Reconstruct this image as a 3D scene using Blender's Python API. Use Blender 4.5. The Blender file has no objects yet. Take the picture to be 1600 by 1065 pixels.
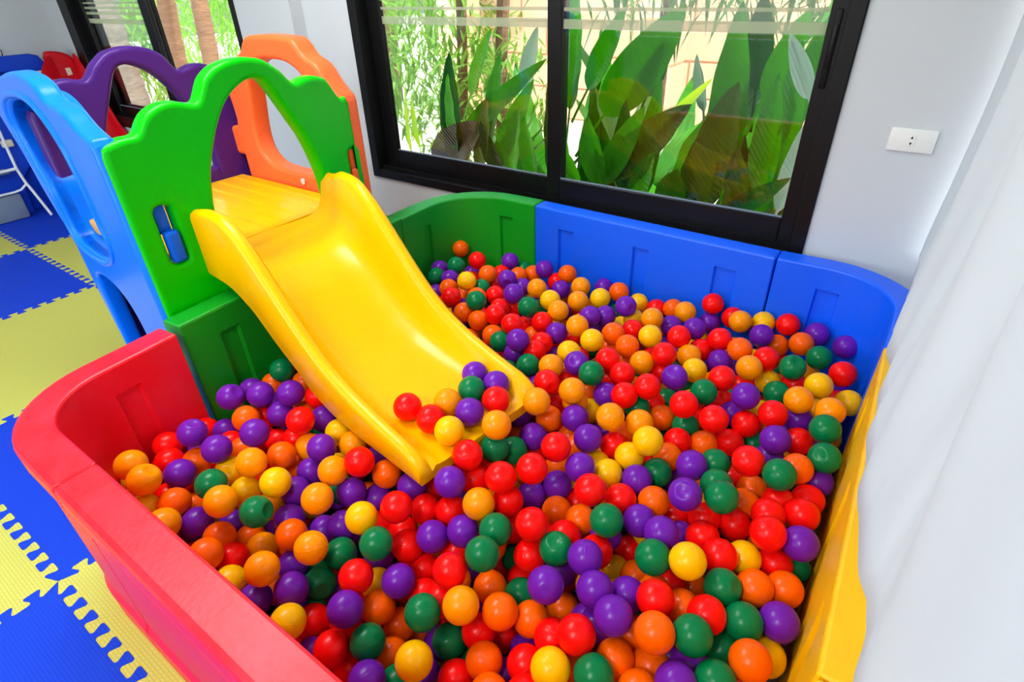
import bpy, bmesh, math, random
import numpy as np
from mathutils import Matrix, Vector
from mathutils.geometry import tessellate_polygon

# ------------------------------------------------------------------ camera, world, lights, exposure
scene = bpy.context.scene
COL = scene.collection
vs = scene.view_settings
vs.view_transform = 'Standard'; vs.look = 'None'; vs.gamma = 1.0; vs.use_curve_mapping = False
vs.exposure = 0.0

def lin(r, g, b):
    f = lambda c: (c / 255 / 12.92) if c / 255 <= 0.04045 else ((c / 255 + 0.055) / 1.055) ** 2.4
    return (f(r), f(g), f(b), 1.0)

YAW, PITCH, ROLL = (math.radians(a) for a in (-36.2872, 32.7641, -1.9375))
CAM = Vector((0.0, 0.0, 1.47))
cam_data = bpy.data.cameras.new('camera')
cam_data.sensor_fit = 'HORIZONTAL'; cam_data.sensor_width = 36.0
cam_data.lens = 886.694 / 1600 * 36.0; cam_data.clip_start = 0.01; cam_data.clip_end = 300
cam = bpy.data.objects.new('camera', cam_data); COL.objects.link(cam)
fwd = Vector((math.sin(YAW) * math.cos(PITCH), math.cos(YAW) * math.cos(PITCH), -math.sin(PITCH)))
rgt = Vector((math.cos(YAW), -math.sin(YAW), 0)); upv = rgt.cross(fwd)
r2 = rgt * math.cos(ROLL) + upv * math.sin(ROLL); u2 = -rgt * math.sin(ROLL) + upv * math.cos(ROLL)
cam.matrix_world = Matrix(((r2.x, u2.x, -fwd.x, CAM.x), (r2.y, u2.y, -fwd.y, CAM.y), (r2.z, u2.z, -fwd.z, CAM.z), (0, 0, 0, 1)))
scene.camera = cam

world = bpy.data.worlds.new('World'); scene.world = world; world.use_nodes = True
nt = world.node_tree; nt.nodes.clear()
sky = nt.nodes.new('ShaderNodeTexSky'); sky.sky_type = 'NISHITA'; sky.sun_disc = False
sky.sun_elevation = math.radians(58); sky.sun_rotation = math.radians(150); sky.air_density = 1.0; sky.dust_density = 2.5
bg = nt.nodes.new('ShaderNodeBackground'); bg.inputs['Strength'].default_value = 0.8
wo = nt.nodes.new('ShaderNodeOutputWorld')
nt.links.new(sky.outputs[0], bg.inputs[0]); nt.links.new(bg.outputs[0], wo.inputs[0])

def light(name, kind, loc, target, energy, color=(1, 1, 1), size=1.0, size_y=None, spread=None):
    d = bpy.data.lights.new(name, kind); d.energy = energy; d.color = color
    if kind == 'AREA':
        d.shape = 'RECTANGLE'; d.size = size; d.size_y = size_y or size
        if spread: d.spread = spread
    o = bpy.data.objects.new(name, d); COL.objects.link(o); o.location = loc
    o.rotation_euler = (Vector(target) - Vector(loc)).to_track_quat('-Z', 'Y').to_euler()
    return o

sun = light('sun', 'SUN', (4.5, 4.5, 8.0), (0.0, 3.0, 0.0), 9.0, (1.0, 0.95, 0.86)); sun.data.angle = math.radians(1.0)
# daylight entering through the glass door behind the curtain and the windows behind the camera
light('door_daylight', 'AREA', (0.50, 0.2, 1.35), (-1.0, 0.2, 1.35), 12, (0.93, 0.97, 1.0), 3.6, 2.2)
light('rear_window_daylight', 'AREA', (-2.9, -2.85, 1.6), (-2.9, 0.0, 1.3), 34, (0.90, 0.97, 1.0), 3.4, 1.5)
# first a twin-tube ceiling fitting, then an added fill lamp behind the camera
for lx, ly, pw in ((-1.9, 0.75, 15), (-0.5, -1.3, 17)):
    for dx in (-0.13, 0.13):
        light('tube_and_fill_light', 'AREA', (lx + dx, ly, 2.42), (lx + dx, ly, 0), pw, (0.96, 0.99, 1.0), 0.07, 1.2)
    light('added_uplight', 'AREA', (lx, ly, 2.43), (lx, ly, 3), pw * 1.7, (0.96, 0.99, 1.0), 0.33, 1.2)  # added uplight, brightens the ceiling for softer light from above

# ------------------------------------------------------------------ helpers
def tag(o, label=None, cat=None, group=None, kind=None):
    if label: o['label'] = label
    if cat: o['category'] = cat
    if group: o['group'] = group
    if kind: o['kind'] = kind
    return o

def empty(name, loc=(0, 0, 0)):
    o = bpy.data.objects.new(name, None); COL.objects.link(o); o.location = loc
    o.empty_display_size = 0.1
    return o

def link(name, mesh, mat=None, parent=None):
    o = bpy.data.objects.new(name, mesh); COL.objects.link(o)
    if mat is not None and not mesh.materials: mesh.materials.append(mat)
    if parent is not None:
        o.parent = parent
        bpy.context.view_layer.update()
        o.matrix_parent_inverse = parent.matrix_world.inverted()
    return o

def mesh_from(name, verts, faces, smooth=True, sharp=None):
    m = bpy.data.meshes.new(name); m.from_pydata([tuple(v) for v in verts], [], faces); m.validate(); m.update()
    bm = bmesh.new(); bm.from_mesh(m); bmesh.ops.recalc_face_normals(bm, faces=bm.faces); bm.to_mesh(m); bm.free()
    if smooth:
        m.polygons.foreach_set('use_smooth', [True] * len(m.polygons))
        if sharp: m.set_sharp_from_angle(angle=math.radians(sharp))
    return m

def box(bm, x0, x1, y0, y1, z0, z1, bev=0.0, seg=2):
    g = bmesh.ops.create_cube(bm, size=1.0)
    vs_ = g['verts']
    for v in vs_:
        v.co = Vector(((x0 + x1) / 2 + v.co.x * (x1 - x0), (y0 + y1) / 2 + v.co.y * (y1 - y0), (z0 + z1) / 2 + v.co.z * (z1 - z0)))
    if bev > 0:
        es = list({e for v in vs_ for e in v.link_edges})
        bmesh.ops.bevel(bm, geom=es, offset=bev, segments=seg, affect='EDGES', profile=0.5)

def tube(bm, pts, r, n=10, cap=True):
    pts = [Vector(p) for p in pts]; rings = []
    up = Vector((0, 0, 1))
    for i, p in enumerate(pts):
        t = (pts[min(i + 1, len(pts) - 1)] - pts[max(i - 1, 0)]).normalized()
        a = t.cross(up if abs(t.z) < 0.95 else Vector((1, 0, 0))).normalized(); b = t.cross(a)
        rr = r[i] if isinstance(r, (list, tuple)) else r
        rings.append([bm.verts.new(p + (a * math.cos(2 * math.pi * k / n) + b * math.sin(2 * math.pi * k / n)) * rr) for k in range(n)])
    for i in range(len(rings) - 1):
        for k in range(n):
            bm.faces.new((rings[i][k], rings[i][(k + 1) % n], rings[i + 1][(k + 1) % n], rings[i + 1][k]))
    if cap:
        bm.faces.new(rings[0][::-1]); bm.faces.new(rings[-1])

def bm_obj(name, bm, mat, parent=None, smooth=True, sharp=35):
    bmesh.ops.recalc_face_normals(bm, faces=bm.faces)
    m = bpy.data.meshes.new(name); bm.to_mesh(m); bm.free()
    if smooth:
        m.polygons.foreach_set('use_smooth', [True] * len(m.polygons)); m.set_sharp_from_angle(angle=math.radians(sharp))
    return link(name, m, mat, parent)

def box_obj(name, x0, x1, y0, y1, z0, z1, mat, parent=None, bev=0.0):
    bm = bmesh.new(); box(bm, x0, x1, y0, y1, z0, z1, bev)
    return bm_obj(name, bm, mat, parent, smooth=bev > 0)

def smooth_path(pts, per=4, closed=True):
    out = []; n = len(pts); P = [Vector((p[0], p[1], 0)) for p in pts]
    rng_ = range(n) if closed else range(n - 1)
    for i in rng_:
        p0, p1, p2, p3 = (P[(i + k) % n] if closed else P[min(max(i + k, 0), n - 1)] for k in (-1, 0, 1, 2))
        if (p2 - p1).length > 0.16:
            out.append((p1.x, p1.y)); continue
        for k in range(per):
            t = k / per
            q = 0.5 * ((2 * p1) + (p2 - p0) * t + (2 * p0 - 5 * p1 + 4 * p2 - p3) * t * t + (3 * p1 - p0 - 3 * p2 + p3) * t ** 3)
            if (p1 - p0).length > 0.16 or (p3 - p2).length > 0.16: q = p1.lerp(p2, t)
            out.append((q.x, q.y))
    if not closed: out.append((P[-1].x, P[-1].y))
    return out

def panel_mesh(name, outline, holes, thick, bevel):
    """flat moulded panel in the local XY plane with rounded edges and holes, centred on z = 0"""
    cu = bpy.data.curves.new(name, 'CURVE'); cu.dimensions = '2D'; cu.fill_mode = 'BOTH'
    cu.extrude = thick / 2 - bevel; cu.bevel_depth = bevel; cu.bevel_resolution = 3; cu.offset = -bevel
    for ring in [outline] + holes:
        sp = cu.splines.new('POLY'); sp.points.add(len(ring) - 1); sp.use_cyclic_u = True
        for p, q in zip(sp.points, ring): p.co = (q[0], q[1], 0, 1)
    o = bpy.data.objects.new(name, cu); COL.objects.link(o)
    dg = bpy.context.evaluated_depsgraph_get(); dg.update()
    m = bpy.data.meshes.new_from_object(o.evaluated_get(dg)); m.name = name
    bpy.data.objects.remove(o); bpy.data.curves.remove(cu)
    m.materials.clear()
    m.polygons.foreach_set('use_smooth', [True] * len(m.polygons)); m.set_sharp_from_angle(angle=math.radians(40))
    return m

def frame_matrix(origin, u, v):
    """matrix taking local x along u, local y along v"""
    u = Vector(u).normalized(); v = Vector(v).normalized(); w = u.cross(v)
    return Matrix(((u.x, v.x, w.x, origin[0]), (u.y, v.y, w.y, origin[1]), (u.z, v.z, w.z, origin[2]), (0, 0, 0, 1)))

# ------------------------------------------------------------------ materials
def principled(name):
    m = bpy.data.materials.new(name); m.use_nodes = True
    return m, m.node_tree, m.node_tree.nodes['Principled BSDF']

def plastic(name, rgb, rough=0.32, coat=0.0, bump=0.02, scale=60, var=0.06, spec=0.22, wear=None):
    m, t, b = principled(name)
    b.inputs['Roughness'].default_value = rough
    b.inputs['Specular IOR Level'].default_value = spec
    b.inputs['Coat Weight'].default_value = coat
    co = t.nodes.new('ShaderNodeTexCoord')
    n1 = t.nodes.new('ShaderNodeTexNoise'); n1.inputs['Scale'].default_value = 3.0; n1.inputs['Detail'].default_value = 5
    t.links.new(co.outputs['Object'], n1.inputs['Vector'])
    c = lin(*rgb)
    mix = t.nodes.new('ShaderNodeMix'); mix.data_type = 'RGBA'
    mix.inputs['A'].default_value = tuple(x * (1 - var) for x in c[:3]) + (1,)
    mix.inputs['B'].default_value = tuple(min(1, x * (1 + var)) for x in c[:3]) + (1,)
    t.links.new(n1.outputs['Fac'], mix.inputs['Factor'])
    last = mix.outputs['Result']
    if wear:
        n3 = t.nodes.new('ShaderNodeTexNoise'); n3.inputs['Scale'].default_value = wear[1]; n3.inputs['Detail'].default_value = 8; n3.inputs['Roughness'].default_value = 0.7
        t.links.new(co.outputs['Object'], n3.inputs['Vector'])
        rp = t.nodes.new('ShaderNodeValToRGB'); rp.color_ramp.elements[0].position = 0.42; rp.color_ramp.elements[1].position = 0.72
        t.links.new(n3.outputs['Fac'], rp.inputs['Fac'])
        mul = t.nodes.new('ShaderNodeMath'); mul.operation = 'MULTIPLY'; mul.inputs[1].default_value = wear[2]
        t.links.new(rp.outputs['Color'], mul.inputs[0])
        mx = t.nodes.new('ShaderNodeMix'); mx.data_type = 'RGBA'; mx.inputs['B'].default_value = lin(*wear[0])
        t.links.new(mul.outputs[0], mx.inputs['Factor']); t.links.new(last, mx.inputs['A']); last = mx.outputs['Result']
    t.links.new(last, b.inputs['Base Color'])
    if bump:
        n2 = t.nodes.new('ShaderNodeTexNoise'); n2.inputs['Scale'].default_value = scale; n2.inputs['Detail'].default_value = 4
        t.links.new(co.outputs['Object'], n2.inputs['Vector'])
        bp_ = t.nodes.new('ShaderNodeBump'); bp_.inputs['Strength'].default_value = bump; bp_.inputs['Distance'].default_value = 0.01
        t.links.new(n2.outputs['Fac'], bp_.inputs['Height']); t.links.new(bp_.outputs['Normal'], b.inputs['Normal'])
    return m

M = {}
M['pit_red'] = plastic('pit_red', (240, 0, 28), 0.42, spec=0.5, bump=0.08, scale=90, wear=((240, 70, 95), 7, 0.35))
M['pit_green'] = plastic('pit_green', (0, 150, 24), 0.42, spec=0.5, bump=0.03)
M['pit_blue'] = plastic('pit_blue', (0, 96, 255), 0.42, spec=0.5, bump=0.03)
M['pit_yellow'] = plastic('pit_yellow', (255, 190, 0), 0.42, spec=0.5, bump=0.03, wear=((130, 90, 20), 14, 0.10))
M['tower_green'] = plastic('tower_green', (0, 194, 0), 0.33, bump=0.02)
M['tower_blue'] = plastic('tower_blue', (0, 118, 255), 0.28, bump=0.02)
M['tower_purple'] = plastic('tower_purple', (68, 28, 112), 0.34, bump=0.02)
M['tower_orange'] = plastic('tower_orange', (255, 106, 50), 0.35, bump=0.02)
M['slide_yellow'] = plastic('slide_yellow', (255, 184, 0), 0.25, bump=0.015)
M['latch_blue'] = plastic('latch_blue', (0, 96, 226), 0.35, bump=0.02)
M['toy_blue'] = plastic('toy_blue', (14, 62, 190), 0.35, bump=0.02)
M['toy_red'] = plastic('toy_red', (206, 12, 28), 0.35, bump=0.02)
M['cream_plastic'] = plastic('cream_plastic', (222, 214, 190), 0.4, bump=0.02)
M['black_metal'] = plastic('black_metal', (14, 14, 15), 0.38, bump=0.0, var=0.2)
M['white_metal'] = plastic('white_metal', (225, 228, 230), 0.3, bump=0.0)
M['grey_plastic'] = plastic('grey_plastic', (120, 134, 150), 0.3, bump=0.0)
M['socket_white'] = plastic('socket_white', (232, 234, 228), 0.35, bump=0.0, var=0.01)
M['black_plastic'] = plastic('black_plastic', (6, 6, 6), 0.5, bump=0.0)
M['screw'] = plastic('screw', (205, 205, 205), 0.3, bump=0.0)

def ball_mat(name, rgb):
    m = plastic(name, rgb, 0.27, bump=0.0, var=0.05, spec=0.22)
    t = m.node_tree; b = t.nodes['Principled BSDF']
    # moulding seam: a thin raised ring around the middle of every ball
    co = t.nodes.new('ShaderNodeTexCoord'); sp = t.nodes.new('ShaderNodeSeparateXYZ'); t.links.new(co.outputs['Object'], sp.inputs[0])
    ab = t.nodes.new('ShaderNodeMath'); ab.operation = 'ABSOLUTE'; t.links.new(sp.outputs['Z'], ab.inputs[0])
    mr = t.nodes.new('ShaderNodeMapRange'); mr.inputs['From Min'].default_value = 0.0; mr.inputs['From Max'].default_value = 0.0011
    mr.inputs['To Min'].default_value = 1; mr.inputs['To Max'].default_value = 0
    t.links.new(ab.outputs[0], mr.inputs['Value'])
    bp_ = t.nodes.new('ShaderNodeBump'); bp_.inputs['Strength'].default_value = 0.35; bp_.inputs['Distance'].default_value = 0.001
    t.links.new(mr.outputs[0], bp_.inputs['Height']); t.links.new(bp_.outputs['Normal'], b.inputs['Normal'])
    return m
BALLM = {'R': ball_mat('ball_red', (250, 12, 8)), 'O': ball_mat('ball_orange', (255, 96, 0)), 'Y': ball_mat('ball_yellow', (255, 186, 0)),
         'A': ball_mat('ball_amber', (255, 146, 0)),
         'G': ball_mat('ball_green', (0, 116, 62)), 'P': ball_mat('ball_purple', (108, 26, 162))}

def wall_mat(name, rgb):
    return plastic(name, rgb, 0.75, bump=0.05, scale=40, var=0.02, spec=0.25)
M['wall'] = wall_mat('wall_paint', (200, 206, 208))
M['ceiling'] = wall_mat('ceiling_paint', (232, 233, 232))

def foam(name, rgb):
    m, t, b = principled(name)
    b.inputs['Roughness'].default_value = 0.62; b.inputs['Specular IOR Level'].default_value = 0.3
    co = t.nodes.new('ShaderNodeTexCoord')
    mp = t.nodes.new('ShaderNodeMapping'); t.links.new(co.outputs['Object'], mp.inputs['Vector'])
    br = t.nodes.new('ShaderNodeTexBrick'); br.inputs['Scale'].default_value = 1.0
    br.inputs['Brick Width'].default_value = 0.016; br.inputs['Row Height'].default_value = 0.0085; br.inputs['Mortar Size'].default_value = 0.0011
    br.inputs['Mortar Smooth'].default_value = 0.6
    br.inputs['Color1'].default_value = (1, 1, 1, 1); br.inputs['Color2'].default_value = (0.96, 0.96, 0.96, 1); br.inputs['Mortar'].default_value = (0.72, 0.72, 0.72, 1)
    t.links.new(mp.outputs[0], br.inputs['Vector'])
    mul = t.nodes.new('ShaderNodeMix'); mul.data_type = 'RGBA'; mul.blend_type = 'MULTIPLY'; mul.inputs['Factor'].default_value = 0.8
    mul.inputs['A'].default_value = lin(*rgb); t.links.new(br.outputs['Color'], mul.inputs['B'])
    t.links.new(mul.outputs['Result'], b.inputs['Base Color'])
    bp_ = t.nodes.new('ShaderNodeBump'); bp_.inputs['Strength'].default_value = 0.4; bp_.inputs['Distance'].default_value = 0.002
    t.links.new(br.outputs['Fac'], bp_.inputs['Height']); bp_.invert = True; t.links.new(bp_.outputs['Normal'], b.inputs['Normal'])
    return m
M['foam_blue'] = foam('foam_blue', (0, 62, 206)); M['foam_yellow'] = foam('foam_yellow', (206, 204, 92))
M['concrete'] = plastic('concrete', (150, 150, 148), 0.8, bump=0.2, var=0.1)

def glass_mat():
    m = bpy.data.materials.new('window_glass'); m.use_nodes = True; t = m.node_tree; t.nodes.clear()
    o = t.nodes.new('ShaderNodeOutputMaterial'); tr = t.nodes.new('ShaderNodeBsdfTransparent'); tr.inputs[0].default_value = (0.95, 0.97, 0.96, 1)
    gl = t.nodes.new('ShaderNodeBsdfGlossy'); gl.inputs['Roughness'].default_value = 0.02
    fr = t.nodes.new('ShaderNodeFresnel'); ge = t.nodes.new('ShaderNodeNewGeometry')
    io = t.nodes.new('ShaderNodeMapRange'); io.inputs['To Min'].default_value = 1.5; io.inputs['To Max'].default_value = 1 / 1.5
    t.links.new(ge.outputs['Backfacing'], io.inputs['Value']); t.links.new(io.outputs[0], fr.inputs['IOR'])
    mx = t.nodes.new('ShaderNodeMixShader')
    t.links.new(fr.outputs[0], mx.inputs[0]); t.links.new(tr.outputs[0], mx.inputs[1]); t.links.new(gl.outputs[0], mx.inputs[2]); t.links.new(mx.outputs[0], o.inputs[0])
    return m
M['glass'] = glass_mat()

def frosted():
    m = bpy.data.materials.new('frosted_film'); m.use_nodes = True; t = m.node_tree; t.nodes.clear()
    o = t.nodes.new('ShaderNodeOutputMaterial'); tr = t.nodes.new('ShaderNodeBsdfTransparent')
    tl = t.nodes.new('ShaderNodeBsdfTranslucent'); tl.inputs[0].default_value = lin(190, 202, 170)
    df = t.nodes.new('ShaderNodeBsdfDiffuse'); df.inputs[0].default_value = lin(196, 206, 178)
    m1 = t.nodes.new('ShaderNodeMixShader'); m1.inputs[0].default_value = 0.45
    m2 = t.nodes.new('ShaderNodeMixShader'); m2.inputs[0].default_value = 0.55
    t.links.new(tl.outputs[0], m1.inputs[1]); t.links.new(df.outputs[0], m1.inputs[2])
    t.links.new(tr.outputs[0], m2.inputs[1]); t.links.new(m1.outputs[0], m2.inputs[2]); t.links.new(m2.outputs[0], o.inputs[0])
    return m
M['film'] = frosted()

def cloth():
    m = bpy.data.materials.new('curtain_cloth'); m.use_nodes = True; t = m.node_tree; t.nodes.clear()
    o = t.nodes.new('ShaderNodeOutputMaterial')
    df = t.nodes.new('ShaderNodeBsdfDiffuse'); df.inputs[0].default_value = lin(192, 200, 203)
    tl = t.nodes.new('ShaderNodeBsdfTranslucent'); tl.inputs[0].default_value = lin(225, 231, 235)
    mx = t.nodes.new('ShaderNodeMixShader'); mx.inputs[0].default_value = 0.15
    co = t.nodes.new('ShaderNodeTexCoord'); wv = t.nodes.new('ShaderNodeTexNoise'); wv.inputs['Scale'].default_value = 500
    t.links.new(co.outputs['Object'], wv.inputs['Vector'])
    bp_ = t.nodes.new('ShaderNodeBump'); bp_.inputs['Strength'].default_value = 0.12; bp_.inputs['Distance'].default_value = 0.001
    t.links.new(wv.outputs['Fac'], bp_.inputs['Height']); t.links.new(bp_.outputs[0], df.inputs['Normal'])
    t.links.new(df.outputs[0], mx.inputs[1]); t.links.new(tl.outputs[0], mx.inputs[2]); t.links.new(mx.outputs[0], o.inputs[0])
    return m
M['cloth'] = cloth()

def leaf_mat(name, a, b_, trans=0.45, veins=True, spec=0.5):
    m = bpy.data.materials.new(name); m.use_nodes = True; t = m.node_tree; p = t.nodes['Principled BSDF']; o = t.nodes['Material Output']
    oi = t.nodes.new('ShaderNodeObjectInfo'); co = t.nodes.new('ShaderNodeTexCoord')
    ns = t.nodes.new('ShaderNodeTexNoise'); ns.inputs['Scale'].default_value = 6; t.links.new(co.outputs['Object'], ns.inputs['Vector'])
    ad = t.nodes.new('ShaderNodeMath'); ad.operation = 'ADD'; t.links.new(oi.outputs['Random'], ad.inputs[0]); t.links.new(ns.outputs['Fac'], ad.inputs[1])
    hf = t.nodes.new('ShaderNodeMath'); hf.operation = 'MULTIPLY'; hf.inputs[1].default_value = 0.55; t.links.new(ad.outputs[0], hf.inputs[0])
    mx = t.nodes.new('ShaderNodeMix'); mx.data_type = 'RGBA'; mx.inputs['A'].default_value = lin(*a); mx.inputs['B'].default_value = lin(*b_)
    t.links.new(hf.outputs[0], mx.inputs['Factor']); t.links.new(mx.outputs['Result'], p.inputs['Base Color'])
    p.inputs['Roughness'].default_value = 0.36; p.inputs['Specular IOR Level'].default_value = spec
    if veins:
        wv = t.nodes.new('ShaderNodeTexWave'); wv.inputs['Scale'].default_value = 22; wv.inputs['Distortion'].default_value = 0.6; wv.bands_direction = 'DIAGONAL'
        t.links.new(co.outputs['Object'], wv.inputs['Vector'])
        bp_ = t.nodes.new('ShaderNodeBump'); bp_.inputs['Strength'].default_value = 0.35; bp_.inputs['Distance'].default_value = 0.004
        t.links.new(wv.outputs['Fac'], bp_.inputs['Height']); t.links.new(bp_.outputs[0], p.inputs['Normal'])
    tl = t.nodes.new('ShaderNodeBsdfTranslucent'); t.links.new(mx.outputs['Result'], tl.inputs[0])
    ms = t.nodes.new('ShaderNodeMixShader'); ms.inputs[0].default_value = trans
    t.links.new(p.outputs[0], ms.inputs[1]); t.links.new(tl.outputs[0], ms.inputs[2]); t.links.new(ms.outputs[0], o.inputs[0])
    return m
M['leaf'] = leaf_mat('broad_leaf', (6, 92, 2), (74, 168, 4), 0.32)
M['leaf_deep'] = leaf_mat('deep_leaf', (4, 58, 6), (16, 98, 10), 0.25)
M['leaf_silver'] = leaf_mat('silver_leaf', (96, 140, 104), (170, 196, 176), 0.25, True, 0.8)
M['leaf_olive'] = leaf_mat('olive_leaf', (38, 66, 0), (80, 108, 4), 0.28)
M['leaf_brown'] = leaf_mat('brown_leaf', (60, 48, 8), (86, 70, 20), 0.25)
M['leaf_lime'] = leaf_mat('lime_leaf', (140, 200, 20), (200, 226, 40), 0.5)
M['leaf_dark'] = leaf_mat('dark_leaf', (40, 74, 20), (70, 120, 40))
M['foliage'] = leaf_mat('foliage', (84, 150, 40), (176, 214, 90), 0.5, False)
M['foliage_dark'] = leaf_mat('foliage_dark', (44, 96, 44), (96, 150, 80), 0.4, False)

def bark(name, a, b_):
    m, t, p = principled(name); p.inputs['Roughness'].default_value = 0.85
    co = t.nodes.new('ShaderNodeTexCoord'); mp = t.nodes.new('ShaderNodeMapping'); mp.inputs['Scale'].default_value = (3, 3, 14)
    t.links.new(co.outputs['Object'], mp.inputs[0])
    ns = t.nodes.new('ShaderNodeTexNoise'); ns.inputs['Scale'].default_value = 2.2; ns.inputs['Detail'].default_value = 9; ns.inputs['Roughness'].default_value = 0.7; t.links.new(mp.outputs[0], ns.inputs['Vector'])
    mx = t.nodes.new('ShaderNodeMix'); mx.data_type = 'RGBA'; mx.inputs['A'].default_value = lin(*a); mx.inputs['B'].default_value = lin(*b_)
    t.links.new(ns.outputs['Fac'], mx.inputs['Factor']); t.links.new(mx.outputs['Result'], p.inputs['Base Color'])
    bp_ = t.nodes.new('ShaderNodeBump'); bp_.inputs['Strength'].default_value = 0.8; bp_.inputs['Distance'].default_value = 0.03
    t.links.new(ns.outputs['Fac'], bp_.inputs['Height']); t.links.new(bp_.outputs[0], p.inputs['Normal'])
    return m
M['bark_pale'] = bark('bark_pale', (96, 88, 76), (206, 196, 180)); M['bark_brown'] = bark('bark_brown', (92, 66, 46), (170, 132, 98))
M['peach'] = plastic('peach_render', (250, 204, 166), 0.85, bump=0.3, scale=30, var=0.06, spec=0.2)
M['grout'] = plastic('grout', (236, 188, 150), 0.9, bump=0.1)
M['paving'] = plastic('pale_paving', (222, 218, 204), 0.85, bump=0.2, var=0.08, spec=0.2)
M['soil'] = plastic('soil', (92, 70, 50), 0.95, bump=0.5, var=0.3, spec=0.1)

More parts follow.
